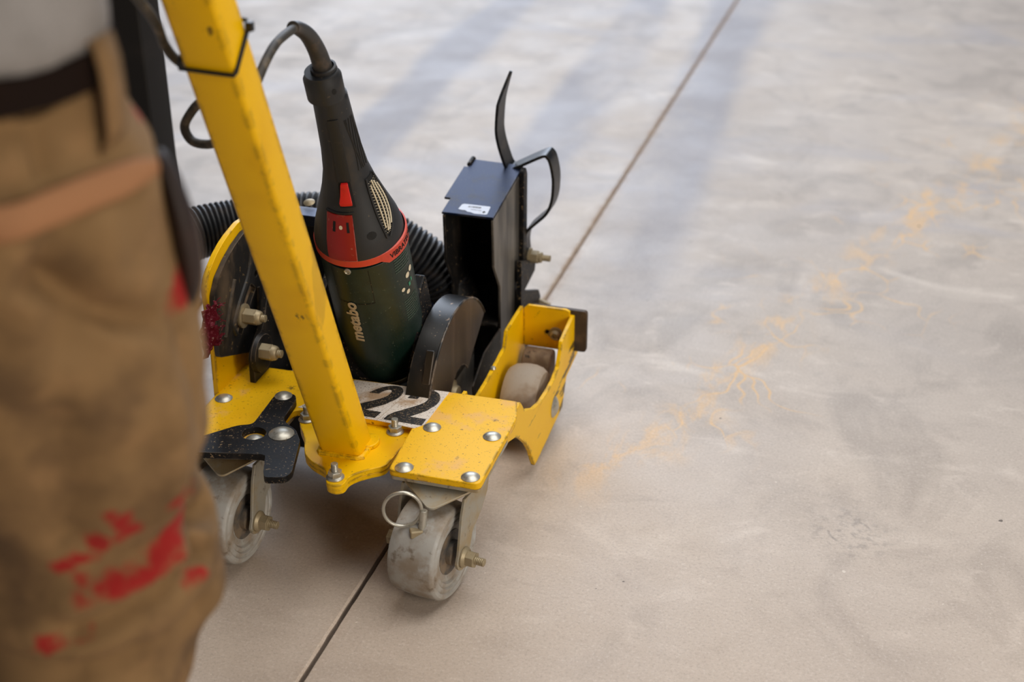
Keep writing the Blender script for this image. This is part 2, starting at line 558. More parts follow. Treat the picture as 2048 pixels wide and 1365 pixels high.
def spline(pts, n=10, closed=False):
    P = [Vector(p) for p in pts]
    out = []
    m = len(P)
    for i in range(m if closed else m - 1):
        if closed:
            p0, p1, p2, p3 = P[i - 1], P[i], P[(i + 1) % m], P[(i + 2) % m]
        else:
            p0, p1, p2, p3 = P[max(i - 1, 0)], P[i], P[i + 1], P[min(i + 2, m - 1)]
        for k in range(n):
            u = k / n
            out.append(.5 * ((2 * p1) + (p2 - p0) * u + (2 * p0 - 5 * p1 + 4 * p2 - p3) * u * u + (3 * p1 - p0 - 3 * p2 + p3) * u ** 3))
    if not closed:
        out.append(P[-1])
    return out


def tube(path, r, n=14, bm=None, closed=False, caps=True):
    bm = bm or bmesh.new()
    m = len(path)
    rr = r if callable(r) else (lambda i: r)
    rings = []
    prev = None
    for i, p in enumerate(path):
        a = path[(i - 1) % m] if (closed or i) else p
        b = path[(i + 1) % m] if (closed or i < m - 1) else p
        d = (b - a).normalized()
        if prev is None:
            u = d.cross(Vector((0, 0, 1)) if abs(d.z) < .9 else Vector((1, 0, 0))).normalized()
        else:
            u = (prev - d * prev.dot(d)).normalized()
        prev = u
        v = d.cross(u)
        rings.append([bm.verts.new(p + rr(i) * (math.cos(2 * math.pi * k / n) * u + math.sin(2 * math.pi * k / n) * v)) for k in range(n)])
    for i in range(m if closed else m - 1):
        a, b = rings[i], rings[(i + 1) % m]
        for k in range(n):
            bm.faces.new((a[k], a[(k + 1) % n], b[(k + 1) % n], b[k]))
    if caps and not closed:
        bm.faces.new(rings[0])
        bm.faces.new(rings[-1])
    return bm


def newmesh(bm, name):
    bmesh.ops.recalc_face_normals(bm, faces=bm.faces)
    me = bpy.data.meshes.new(name)
    bm.to_mesh(me)
    bm.free()
    return me


# ---- shared hardware meshes (local Z is the bolt axis)
def carriage_head(r):
    return newmesh(lathe([(0, r * .42), (r * .3, r * .40), (r * .6, r * .31), (r * .85, r * .17), (r, .0006), (r * .98, 0), (0, 0)], 28), 'carriage_bolt_head')


def hexnut(r, h, flange=True):
    bm = bmesh.new()
    z0 = 0
    if flange:
        lathe([(0, 0), (r * 1.28, 0), (r * 1.28, h * .14), (r * 1.0, h * .36), (0, h * .36)], 28, bm)
        z0 = h * .3
    pts = [(r * math.cos(R(60 * i)), r * math.sin(R(60 * i))) for i in range(6)]
    prism(pts, z0, h, 'z', bm)
    return newmesh(bm, 'hex_nut')


def stud(r, h):
    prof = [(0, 0), (r, 0)]
    k = max(4, int(h / .0011))
    for i in range(k):
        z = h * (i + .5) / k
        prof += [(r * (.9 if i % 2 else 1.0), z)]
    prof += [(r * .86, h), (0, h)]
    return newmesh(lathe(prof, 20), 'threaded_stud')


HEAD = carriage_head(.0115)
HEADB = carriage_head(.016)
NUT = hexnut(.0088, .0095)
NUTB = hexnut(.0105, .016)
STUD = stud(.0044, .017)
STUDB = stud(.0052, .028)


def nutbolt(parent, p, d, nut=NUT, st=STUD, m=None, spin=.3):
    n = obj('nut', nut, m or M['zinc'], parent, at(p, d, spin), bevel=.0007)
    return n


# ------------------------------------------------------------------ floor (setting)
FM = floor_mat()
JX = lambda y: -.0905 + .00817 * y
flo = bpy.data.objects.new('floor', None)
COL.objects.link(flo)
flo['kind'] = 'structure'
WORLD['floor'] = Matrix.Identity(4)


def slab(side):
    bm = bmesh.new()
    ys = [-5.0]
    while ys[-1] < 3.2:
        ys.append(ys[-1] + (.012 if -.5 < ys[-1] < 1.2 else .12))
    ys += [5, 8, 14]
    w = .0033
    top, lip, bot, out = [], [], [], []
    far = 7.0 * side
    for y in ys:
        j = (mnoise.noise(Vector((y * 40, side * 5, 0))) * .0008 + mnoise.noise(Vector((y * 9, side * 3, 0))) * .0006)
        ch = .0022 + (mnoise.noise(Vector((y * 25, side * 9, 3))) + .6) * .0012 if side < 0 else .0010
        e = JX(y) + side * (w + j)
        top.append(bm.verts.new((e + side * ch, y, 0)))
        lip.append(bm.verts.new((e, y, -ch * .8)))
        bot.append(bm.verts.new((e, y, -.06)))
        out.append(bm.verts.new((far, y, 0)))
    for i in range(len(ys) - 1):
        bm.faces.new((top[i], top[i + 1], out[i + 1], out[i]))
        bm.faces.new((top[i], top[i + 1], lip[i + 1], lip[i]))
        bm.faces.new((lip[i], lip[i + 1], bot[i + 1], bot[i]))
    return obj('slab', bm, FM, flo, smooth=30, kind='structure')


slab(-1)
slab(1)
bm = bmesh.new()
prism([(JX(-5) - .02, -5), (JX(-5) + .02, -5), (JX(14) + .02, 14), (JX(14) - .02, 14)], -.065, -.058, 'z', bm)
obj('joint_bed', bm, M['dark'], flo, kind='structure')
bm = bmesh.new()
prev = None
y = .42
while y < 13.9:
    h = -.0035 + mnoise.noise(Vector((y * 14, 1, 2))) * .0012 - max(0, .75 - y) * .05
    a = [bm.verts.new((JX(y) + s * .006, y, h)) for s in (-1, 1)]
    if prev:
        bm.faces.new((prev[0], prev[1], a[1], a[0]))
    prev = a
    y += .03 if y < 4 else .5
obj('joint_sealant', bm, M['sealant'], flo, kind='structure')

# ------------------------------------------------------------------ the joint-cutting cart
cart = thing('joint_cutting_cart', 'yellow wheeled floor cutting cart numbered 22 standing over the floor joint', 'cart', (-.14, .2, 0))
ZT = .165
deck = rounded([(-.337, .004), (-.223, .004), (-.223, .098), (-.204, .109), (-.062, .109), (-.062, .100), (-.0565, .0045), (.0585, .0045),
                (.0575, .165), (.046, .204), (-.337, .1945)],
               [.008, .006, .006, .004, .004, .006, .008, .010, .012, .004, .002])
obj('deck_plate', prism(deck, ZT - .009, ZT), M['yellow_deck'], cart, bevel=.0012)

# carriage bolts through the deck
for p in [(-.0396, .014), (.0431, .0171), (.0406, .1113), (-.0379, .1104), (-.3218, .1018), (-.322, .016)]:
    obj('carriage_bolt', HEAD, M['zinc'], cart, at((p[0], p[1], ZT), (0, 0, 1)))

# number plates: three stickers in a row, digits printed on the two on the right
Q = [Vector((-.2199, .1080)), Vector((-.1755, .1955)), Vector((-.0455, .1998)), Vector((-.0470, .1056))]


def sticker_quad(u, v):
    return (Q[0].lerp(Q[3], u)).lerp(Q[1].lerp(Q[2], u), v)


def text_mesh(s, size, bold=0.0, shear=0.0, res=6, extrude=0.0):
    c = bpy.data.curves.new('text', 'FONT')
    c.body = s
    c.size = size
    c.offset = bold
    c.shear = shear
    c.resolution_u = res
    c.extrude = extrude
    c.align_x = 'CENTER'
    c.align_y = 'CENTER'
    o = bpy.data.objects.new('text', c)
    COL.objects.link(o)
    dg = bpy.context.evaluated_depsgraph_get()
    me = bpy.data.meshes.new_from_object(o.evaluated_get(dg))
    bpy.data.objects.remove(o)
    return me


def two_outline():
    """a bold grotesque 2 in the unit box, drawn as one closed outline"""
    out = []
    for k in range(25):
        a = R(180 - k * 215 / 24)
        out.append((.5 + .47 * math.cos(a), .69 + .31 * math.sin(a)))
    out += [(.84, .42), (.70, .31), (.54, .185), (.97, .185), (.97, 0), (.01, 0), (.01, .13), (.08, .23), (.28, .38), (.42, .475), (.54, .565)]
    for k in range(19):
        a = R(-20 + k * 200 / 18)
        out.append((.47 + .150 * math.cos(a), .70 + .155 * math.sin(a)))
    return out


for k, (u0, u1, dig) in enumerate([(0.0, .262, False), (.266, .628, True), (.632, 1.0, True)]):
    c0, c1, c2, c3 = sticker_quad(u0, 0), sticker_quad(u1, 0), sticker_quad(u1, 1), sticker_quad(u0, 1)
    if k == 2:
        ol = [tuple(c0), tuple(c1 + Vector((-.012, -.004))), tuple(c1 + Vector((-.002, .008))), tuple(c2), tuple(c3)]
    else:
        ol = [tuple(c0), tuple(c1), tuple(c2), tuple(c3)]
    st = obj('number_sticker', prism(ol, ZT, ZT + .0006 + .0001 * k), M['sticker'], cart, smooth=0)
    if dig:
        bm = bmesh.new()
        pts = []
        for (px, py) in two_outline():
            u = u0 + (u1 - u0) * (.09 + .86 * px)
            v = .045 + .93 * py
            pts.append(tuple(sticker_quad(u, v)))
        z = ZT + .0009 + .0001 * k
        vs = [bm.verts.new((p[0], p[1], z)) for p in pts]
        es = [bm.edges.new((vs[i], vs[(i + 1) % len(vs)])) for i in range(len(vs))]
        bmesh.ops.triangle_fill(bm, edges=es)
        for f in bm.faces:
            if f.normal.z < 0:
                f.normal_flip()
        obj('digit', bm, M['ink'], st, smooth=0, label='black digit 2')

# ---- handle: square tube welded to a two-layer flange
base = Vector((-.130, .052, .158))
hd = Vector((0, -.38, .925)).normalized()
hn = Vector((0, -.925, -.38)).normalized()


def hpt(L, x=0.0, n=0.0):
    return base + hd * L + Vector((x, 0, 0)) + hn * n


LH = 1.03
ol = rounded([(-.0262, -.0205), (.0262, -.0205), (.0262, .0205), (-.0262, .0205)], .0055, 3)
bm = bmesh.new()
rings = []
for i in range(23):
    L = -.004 + LH * i / 22
    rings.append([bm.verts.new(hpt(L, p[0], p[1])) for p in ol])
for a, b in zip(rings, rings[1:]):
    for i in range(len(ol)):
        bm.faces.new((a[i], a[(i + 1) % len(ol)], b[(i + 1) % len(ol)], b[i]))
bm.faces.new(rings[0])
bm.faces.new(rings[-1])


def handle_mat():
    m = mat('yellow_handle_paint', 'F0BC00', .40, 0, [
        (7, 3, .5, .75, 'D29600', .45), (34, 9, .66, .70, '4A3A14', .8, (1, 1, .4)), (20, 8, .69, .72, '3A2E14', .9),
        (14, 5, .655, .70, '8A6A1C', .3, (1, 1, .3))], bump=(220, .08, .0005), spec=.28, edge=('33260F', 1, .014))
    return m


M['handle'] = handle_mat()
hand = obj('push_handle', bm, M['handle'], cart, smooth=40)
fl = [(-.2105, .108), (-.2125, .094), (-.206, .082), (-.1905, .060), (-.1735, .022), (-.158, .008), (-.1335, -.004), (-.1265, -.022), (-.122, -.031), (-.109, -.034),
      (-.101, -.027), (-.1015, -.011), (-.094, .0015), (-.0795, .0155), (-.068, .024), (-.0635, .066), (-.058, .088), (-.062, .108), (-.075, .116), (-.195, .116)]
fl = rounded(fl, .007, 3)
obj('handle_flange', prism(fl, ZT - .0165, ZT - .009), M['yellow'], hand, bevel=.001)
obj('lower_flange', prism([(p[0] * .985 - .002, p[1] * .97 + .001) for p in fl], ZT - .0235, ZT - .0168), M['yellow'], hand, bevel=.001)
# weld bead round the tube foot
wl = []
for k in range(40):
    a = 2 * math.pi * k / 40
    ca, sa = math.cos(a), math.sin(a)
    m_ = max(abs(ca) / .0285, abs(sa) / .0245)
    wl.append(Vector((-.130 + ca / m_ * .98, .0525 + sa / m_ * .98, ZT - .0085)))
obj('weld_bead', tube(wl, lambda i: .0042 + .0006 * math.sin(i * 2.3), 8, closed=True), M['yellow'], hand)
obj('weld_boss', prism(circ(-.1045, .066, .012, 20, .016), ZT - .009, ZT - .003), M['yellow'], hand, bevel=.0015)
for p in [(-.2030, .0975), (-.0840, .1005), (-.1165, -.0165)]:
    n = obj('flange_nut', NUT, M['zinc'], hand, at((p[0], p[1], ZT - .009), (0, 0, 1), random.random()), bevel=.0006)
    n.scale = (1, 1, 1)
    s_ = obj('bolt_end', STUD, M['zinc'], hand, at((p[0], p[1], ZT - .006), (0, 0, 1)))
# grip bar on top of the handle, out of the photograph's frame
gb = hpt(LH - .03)
bm = bmesh.new()
tube([gb + Vector((-.24, 0, 0)), gb + Vector((-.1, 0, 0)), gb + Vector((.1, 0, 0)), gb + Vector((.24, 0, 0))], .0155, 16, bm)
obj('grip_bar', bm, M['black'], hand)

# black locking bracket on the left arm
bk = [(-.300, -.006), (-.2668, .0328), (-.2500, .0398), (-.2540, .108), (-.2525, .1215), (-.2300, .1235), (-.2230, .112), (-.2190, .0616), (-.2060, .0510), (-.1930, .0435),
      (-.1780, .022), (-.1745, .010), (-.1585, -.045), (-.1605, -.058), (-.1845, -.0655), (-.1905, -.056), (-.2040, -.0215), (-.2100, -.0205), (-.330, -.0480), (-.340, -.020)]
bkr = rounded(bk, [.004, .008, .008, .004, .006, .006, .006, .008, .006, .010, .004, .004, .004, .006, .006, .004, .005, .003, .004, .004], 4)
brk = obj('locking_bracket', prism_holes(bkr, [circ(-.2391, .0205, .0150, 24)], ZT + .0005, ZT + .0095, 'z'), M['black'], cart, bevel=.001)
obj('carriage_bolt', HEAD, M['zinc'], brk, at((-.2426, .1150, ZT + .0095)))
obj('carriage_bolt', HEADB, M['zinc'], brk, at((-.2060, .0290, ZT + .0095)))
obj('carriage_bolt', HEAD, M['zinc_dusty'], cart, at((-.2391, .0205, ZT + .0005)))

# ---- casters
PROF = [(.010, -.0290), (.030, -.0285), (.034, -.0300), (.044, -.0300), (.046, -.0275), (.050, -.0300), (.0580, -.0300), (.0598, -.0290), (.0606, -.0270), (.0620, -.015), (.0625, 0),
        (.0620, .015), (.0606, .0270), (.0600, .0290), (.0575, .0310), (.0530, .0312), (.0515, .0296), (.0495, .0310), (.0460, .0312), (.0445, .0290), (.0425, .0300), (.0395, .0298), (.0375, .0270), (.034, .0275), (.030, .0255), (.010, .0260)]


def caster(cx, cy, yaw, ring, plate_x, name='caster', hubm='wheel'):
    """wheel over the floor point (cx,cy); swivel direction yaw"""
    ax = Vector((math.cos(yaw), math.sin(yaw), 0))
    fw = Vector((-math.sin(yaw), math.cos(yaw), 0))
    W = Matrix((ax, fw, Vector((0, 0, 1)))).transposed().to_4x4()
    W.translation = Vector((cx, cy, 0))
    # mounting plate under the deck + swivel crown
    bm = prism(rounded([(plate_x - .056, .0060), (plate_x + .0575, .0060), (plate_x + .0575, .1255), (plate_x - .056, .1255)], .006), ZT - .0140, ZT - .0092)
    top = obj(name, bm, M['galv'], cart, bevel=.0006)
    sw = W @ Vector((0, .052, 0))
    obj('swivel_cup', lathe([(0, .1510), (.036, .1510), (.038, .147), (.034, .1405), (0, .1405)], 28, mw=Matrix.Translation((sw.x, sw.y, 0))), M['galv'], top)
    # fork crown: folded sheet with a pointed lip towards the wheel
    bm = bmesh.new()
    cr = rounded([(-.042, .090), (.042, .090), (.048, .012), (.016, -.023), (.008, -.024), (-.054, .014)], .003, 2)
    a = []
    for h in (.1495, .1465):
        a.append([bm.verts.new(W @ Vector((p[0], p[1], h - max(0, (.010 - p[1])) * .38))) for p in cr])
    bm.faces.new(a[0])
    bm.faces.new(a[1])
    for i in range(len(cr)):
        j = (i + 1) % len(cr)
        bm.faces.new((a[0][i], a[0][j], a[1][j], a[1][i]))
    obj('fork_crown', bm, M['galv'], top, bevel=.0008)
    # two fork legs, rounded at the axle
    for s in (-1, 1):
        yz = [(.072, .140), (.006, .140), (-.002, .120), (-.0125, .070)]
        yz += [(.0165 * math.cos(R(a_)) - .001, .060 + .0165 * math.sin(R(a_))) for a_ in range(185, 361, 25)]
        yz += [(.024, .082), (.050, .100), (.066, .118)]
        bm = bmesh.new()
        va = [bm.verts.new(W @ Vector((s * .0395, p[0], p[1]))) for p in yz]
        vb = [bm.verts.new(W @ Vector((s * .0435, p[0], p[1]))) for p in yz]
        bm.faces.new(va)
        bm.faces.new(vb)
        for i in range(len(yz)):
            j = (i + 1) % len(yz)
            bm.faces.new((va[i], va[j], vb[j], vb[i]))
        obj('fork_leg', bm, M['galv'], top, bevel=.0008)
    wm = Matrix.Translation(W @ Vector((0, 0, .0626))) @ frame(ax)
    obj('wheel', lathe(PROF, 56), M[hubm], top, wm)
    obj('hub', lathe([(0, -.0325), (.016, -.0325), (.016, -.0255), (.029, -.0262), (.029, .0262), (.016, .0262), (.016, .0325), (0, .0325)], 32), M['hub'], top, wm)
    for s in (-1, 1):
        obj('axle_nut', NUTB, M['zinc_dusty'], top, at(W @ Vector((s * .0435, -.0005, .0605)), ax * s, .4), bevel=.0007)
        if s > 0:
            obj('axle_bolt', STUDB, M['zinc_dusty'], top, at(W @ Vector((.0435, -.0005, .0605)), ax))
    if ring:
        # lock pin with a pull ring hanging at the front of the fork
        tip = W @ Vector((.006, -.032, .1300))
        obj('lock_pin', tube([tip + Vector((-.002, -.004, -.030)), tip + Vector((0, 0, -.012)), tip + Vector((.001, .002, .006))], .0048, 14), M['zinc'], top, bevel=.0005)
        bm = bmesh.new()
        box(bm, tip + Vector((-.006, -.006, -.022)), (.016, .012, .010), Matrix.Rotation(.5, 4, 'Z'))
        obj('pin_clip', bm, M['zinc_dusty'], top, bevel=.002)
        c = tip + Vector((-.0225, -.006, .008))
        u = Vector((.90, .30, .10)).normalized()
        v = Vector((-.05, -.10, 1)).normalized()
        pts = [c + .0225 * (math.cos(t_) * u + 1.12 * math.sin(t_) * v) for t_ in [2 * math.pi * i / 40 for i in range(40)]]
        obj('pull_ring', tube(pts, .0021, 10, closed=True), M['zinc'], top)
    return top


c1 = caster(-.004, .006, R(-9), True, 0.0005)
c1['label'] = 'grey caster with a pull ring under the right arm'
c2 = caster(-.276, .000, R(-4), False, -.2805)
c2['label'] = 'grey caster under the left arm behind the trousers'

# ---- right channel with the rear roller
XO = .048
side = [(.046, .1560), (.196, .1560), (.214, .1580), (.236, .1320), (.254, .1250), (.278, .1120), (.315, .1010), (.345, .0985), (.385, .0975), (.412, .1050), (.424, .1220), (.430, .1370),
        (.498, .1470), (.512, .1400), (.526, .0700), (.458, .0640), (.436, .0240), (.297, .0145), (.286, .0150), (.276, .0300), (.263, .0520), (.243, .0760), (.214, .1020),
        (.190, .1180), (.160, .1290), (.120, .1330), (.046, .1330)]
ch = obj('side_channel', prism(side, XO - .006, XO, 'x'), M['yellow_side'], cart, bevel=.001)
left = [(.205, .1560), (.225, .1560), (.240, .1215), (.3122, .1220), (.401, .1305), (.411, .1530), (.493, .1540), (.505, .0700), (.44, .0260), (.300, .0260), (.205, .1000)]
obj('inner_wall', prism(left, -.0345, -.0290, 'x'), M['yellow'], ch, bevel=.001)
slo = slot((.008, .115), (.030, .112), .0035)
ew = [(-.029, .0880), (.042, .0880), (.042, .1530), (.036, .1560), (-.022, .1560), (-.029, .1490)]
obj('end_wall', prism_holes(ew, [slo], .4935, .4990, 'y'), M['yellow'], ch, bevel=.0008)
bm = prism(rounded([(-.020, .085), (.0665, .0850), (.0665, .1530), (-.020, .153)], .006), .5010, .5090, 'y')
obj('scraper_plate', bm, M['scraper'], ch, bevel=.001)
obj('adjuster_washer', lathe([(0, 0), (.0105, 0), (.0105, .0022), (0, .0022)], 24), M['zinc_dusty'], ch, at((.0215, .4935, .1145), (0, -1, 0)))
obj('adjuster_bolt', lathe([(0, .0022), (.0068, .0022), (.0072, .0075), (.0050, .0095), (.0032, .0095), (.0032, .0075), (0, .0075)], 24), M['zinc_dusty'], ch, at((.0215, .4935, .1145), (0, -1, 0)))
obj('pivot_bolt', HEADB, M['zinc'], ch, at((XO, .386, .053), (1, 0, 0)))
obj('weld_spot', lathe([(0, .0035), (.003, .0028), (.0045, 0), (0, 0)], 12), M['zinc'], ch, at((-.0305, .345, .126), (0, 0, 1)))
obj('rear_roller', lathe([(.012, -.028), (.040, -.028), (.048, -.0265), (.0535, -.019), (.0555, -.008), (.0560, 0), (.0555, .009), (.0530, .018), (.047, .0255), (.030, .027), (.012, .027)], 48),
    M['wheel_brown'], ch, Matrix.Translation((.0065, .383, .0565)) @ frame((1, 0, 0)))
obj('roller_axle', lathe([(0, -.036), (.008, -.036), (.008, .038), (0, .038)], 16), M['zinc_dusty'], ch, Matrix.Translation((.0065, .386, .0530)) @ frame((1, 0, 0)))
bm = bmesh.new()
pr = rounded([(.448, .004), (.492, .004), (.494, .085), (.484, .094), (.462, .092), (.450, .070)], .008)
prism(pr, -.022, .022, 'x', bm)
obj('rubber_skirt', bm, M['rubber_old'], ch, bevel=.003)

# ---- left arc plates
def arc_pts(cy, cz, r, a0, a1, n=20):
    return [(cy + r * math.cos(R(a0 + (a1 - a0) * i / n)), cz + r * math.sin(R(a0 + (a1 - a0) * i / n))) for i in range(n + 1)]


arc = [(.1126, .1570), (.1145, .2185), (.1085, .3180), (.1165, .3300), (.1246, .3372), (.1454, .3500), (.1640, .3575), (.1812, .3622), (.2107, .3670), (.2600, .3630), (.300, .345), (.330, .315), (.345, .27), (.345, .157)]
obj('arc_plate', prism(rounded(arc, .004), -.3420, -.3345, 'x'), M['yellow'], cart, bevel=.0008)
arck = [(.1130, .2190), (.112, .2600), (.1150, .3050), (.1300, .3240), (.1550, .3380), (.1812, .3480), (.2107, .3545), (.2600, .3500), (.300, .330), (.325, .30), (.325, .1850), (.196, .1842)]
sl1 = []
for i in range(9):
    a = R(152 + i * 5.2)
    sl1.append((.262 + .079 * math.cos(a) * 1.05, .218 + .079 * math.sin(a) * 1.2))
cen = [(.222, .272), (.207, .262), (.192, .249), (.179, .236), (.170, .226)]
lft = [(p[0] - .0065, p[1] + .0065) for p in cen]
rgt = [(p[0] + .0065, p[1] - .0065) for p in cen]
sl = rounded(lft + rgt[::-1], .004, 3)
blkp = obj('adjusting_plate', prism_holes(rounded(arck, .004), [sl, circ(.232, .285, .005, 14)], -.3340, -.3270, 'x'), M['arc_black'], cart, bevel=.0008)
obj('slot_backing', prism([(.150, .205), (.205, .205), (.245, .270), (.240, .300), (.205, .292), (.150, .240)], -.3345, -.3335, 'x'), M['rubber_old'], blkp, smooth=0)
# raised rib following the slot
rb = []
for (cx_, cz_) in [(.170, .224), (.166, .238), (.179, .254), (.197, .270), (.214, .284), (.226, .300), (.231, .318)]:
    rb.append(Vector((-.3265, cx_ - .010, cz_ + .006)))
obj('cast_rib', tube(spline(rb, 5), .0035, 8), M['arc_black'], blkp)
obj('cast_rib', tube(spline([Vector((-.3265, .131, .24)), Vector((-.3265, .150, .275)), Vector((-.3265, .170, .305))], 5), .003, 8), M['arc_black'], blkp)
obj('cast_rib', tube(spline([Vector((-.3265, .2200, .200)), Vector((-.3265, .2280, .235)), Vector((-.3265, .2330, .265))], 5), .0025, 8), M['arc_black'], blkp)


def bigbolt(parent, p, d, k=1.0):
    mw = at(p, d, .35) @ Matrix.Scale(k, 4)
    obj('washer', lathe([(0, 0), (.0165, 0), (.0165, .0030), (0, .0030)], 28), M['zinc_dusty'], parent, mw)
    obj('hex_nut', hexnut(.0112, .018, False), M['zinc_dusty'], parent, mw @ Matrix.Translation((0, 0, .003)), bevel=.001)
    obj('nut_collar', lathe([(.0, 0), (.0100, 0), (.0092, .004), (.0074, .006), (0, .006)], 24), M['zinc_dusty'], parent, mw @ Matrix.Translation((0, 0, .0208)))
    obj('bolt_end', STUDB, M['zinc_dusty'], parent, mw @ Matrix.Translation((0, 0, .005)))


bigbolt(blkp, (-.327, .1845, .2450), (1, 0, 0))
# motor bracket behind the handle, with the lower pivot bolt
mbk = rounded([(.150, .150), (.330, .110), (.330, .300), (.285, .335), (.235, .325), (.190, .235), (.152, .205)], .01)
mb = obj('motor_bracket', prism(mbk, -.3080, -.3000, 'x'), M['black_dusty'], cart, bevel=.001)
bigbolt(mb, (-.300, .1660, .2060), (1, 0, 0), 1.05)
obj('pivot_boss', lathe([(0, 0), (.028, 0), (.026, .006), (0, .006)], 28), M['black_dusty'], mb, at((-.3005, .172, .200), (1, 0, 0)))
bm = bmesh.new()
box(bm, (-.2400, .300, .346), (.130, .030, .016))
box(bm, (-.2400, .312, .245), (.130, .006, .190))
obj('cross_beam', bm, M['hood_black'], cart, bevel=.0015)
obj('beam_bolt', carriage_head(.008), M['zinc_dusty'], cart, at((-.281, .3155, .360), (0, -.3, 1)))
bm = bmesh.new()
box(bm, (-.2050, .3050, .112), (.250, .210, .008))
box(bm, (-.2050, .2080, .135), (.240, .006, .040))
box(bm, (-.2250, .2380, .066), (.220, .005, .100))  # lower skirt, added to block low back light under the cart
obj('motor_tray_light_skirt', bm, M['black_dusty'], cart, bevel=.001)
bm = bmesh.new()
prism(rounded([(.205, .150), (.345, .150), (.345, .270), (.300, .300), (.235, .255)], .012), -.245, -.236, 'x', bm)
obj('motor_rib', bm, M['black_dusty'], cart, bevel=.001)
obj('paper_tag', prism([(.196, .212), (.236, .205), (.240, .262), (.200, .268)], -.2640, -.2634, 'x'), M['paper'], cart, smooth=0, label='white paper tag behind the handle')

# ---- dust hood
hx0, hx1 = -.1365, -.0600
wall = [(.4464, .3062), (.5990, .3287), (.612, .300), (.612, .010), (.480, .010), (.4794, .1868), (.4494, .2321)]
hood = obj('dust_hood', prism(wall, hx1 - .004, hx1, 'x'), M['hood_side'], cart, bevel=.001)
obj('hood_wall', prism(wall, hx0, hx0 + .004, 'x'), M['black_dusty'], hood, bevel=.001)
obj('hood_back', prism([(hx0, .010), (hx1, .010), (hx1, .318), (hx0, .318)], .606, .611, 'y'), M['black_dusty'], hood, bevel=.001)
obj('hood_front', prism([(hx0 + .004, .010), (hx1 - .004, .010), (hx1 - .004, .126), (hx0 + .004, .126)], .484, .487, 'y'), M['black_dusty'], hood)
obj('hood_floor', prism([(.470, .128), (.606, .128), (.606, .124), (.470, .124)], hx0 + .004, hx1 - .004, 'x'), M['black_dusty'], hood)
bm = bmesh.new()
tp = [(hx0 - .001, .4460), (hx1, .4460), (hx1, .5990), (hx0 - .004, .6030), (hx0 - .004, .5790), (hx0 - .0105, .5790), (hx0 - .0105, .4860), (hx0 - .001, .4860)]
zt = lambda y, o: .3075 + (y - .4464) * .1475 + o
a = [bm.verts.new((p[0], p[1], zt(p[1], 0))) for p in tp]
b = [bm.verts.new((p[0], p[1], zt(p[1], .0035))) for p in tp]
bm.faces.new(a)
bm.faces.new(b)
for i in range(len(tp)):
    j = (i + 1) % len(tp)
    bm.faces.new((a[i], a[j], b[j], b[i]))
obj('hood_top', bm, M['hood_black'], hood, bevel=.001)
obj('hood_flange', prism(rounded([(.575, .150), (.592, .150), (.594, .325), (.586, .337), (.574, .332)], .004), hx1, hx1 + .008, 'x'), M['black'], hood, bevel=.0015)
obj('hood_curl', tube([Vector((hx0 - .004, .585, .331)), Vector((hx0 - .004, .605, .334))], .004, 12), M['black'], hood)
bm = bmesh.new()
prism(rounded([(.430, .012), (.604, .012), (.604, .150), (.500, .150), (.430, .085)], .006), -.236, hx0 - .0005, 'x', bm)
obj('hose_port', bm, M['hood_black'], hood, bevel=.003)
# label: bars and a diamond mark
lab = [(-.1165, .4585), (-.1150, .4720), (-.1120, .4740), (-.0740, .4740), (-.0725, .4725), (-.0715, .4530), (-.0735, .4515), (-.0900, .4510), (-.0960, .4535), (-.1010, .4540), (-.1060, .4575), (-.1110, .4570)]
bm = bmesh.new()
a = [bm.verts.new((p[0], p[1], zt(p[1], .0037))) for p in lab]
es = [bm.edges.new((a[i], a[(i + 1) % len(a)])) for i in range(len(a))]
bmesh.ops.triangle_fill(bm, edges=es)
lo_ = obj('barcode_label', bm, M['label'], hood, smooth=0, label='torn white barcode label')
bm = bmesh.new()
x = -.1040
while x < -.0850:
    w = random.choice((.0005, .0008, .0012))
    y0 = .4660 - .0004 * random.random()
    vs = [bm.verts.new((px, py, zt(py, .0039))) for px, py in ((x, y0), (x + w, y0), (x + w, y0 + .0042), (x, y0 + .0042))]
    bm.faces.new(vs)
    x += w + random.choice((.0006, .0009))
vs = [bm.verts.new((-.0778 + dx, .4575 + dy, zt(.4575 + dy, .0039))) for dx, dy in ((-.0026, 0), (0, -.0034), (.0026, 0), (0, .0034))]
bm.faces.new(vs)
x = -.098
while x < -.083:
    w = random.choice((.0006, .0010))
    vs = [bm.verts.new((px, py, zt(py, .0039))) for px, py in ((x, .4600), (x + w, .4600), (x + w, .4614), (x, .4614))]
    bm.faces.new(vs)
    x += w + .0006
obj('barcode', bm, M['ink'], lo_, smooth=0, kind='stuff')
# rear bracket with a notch
rbk = [(.548, .200), (.5954, .1810), (.6300, .1640), (.6250, .1500), (.5696, .1420), (.5850, .1340), (.6500, .1050), (.6600, .090), (.6520, .035), (.548, .035)]
obj('rear_bracket', prism(rbk, -.0560, -.0480, 'x'), M['black'], cart, bevel=.001)
obj('rear_bracket', prism([(-.056, .035), (-.030, .035), (-.030, .080), (-.056, .090)], .652, .658, 'y'), M['galv'], cart, bevel=.001)

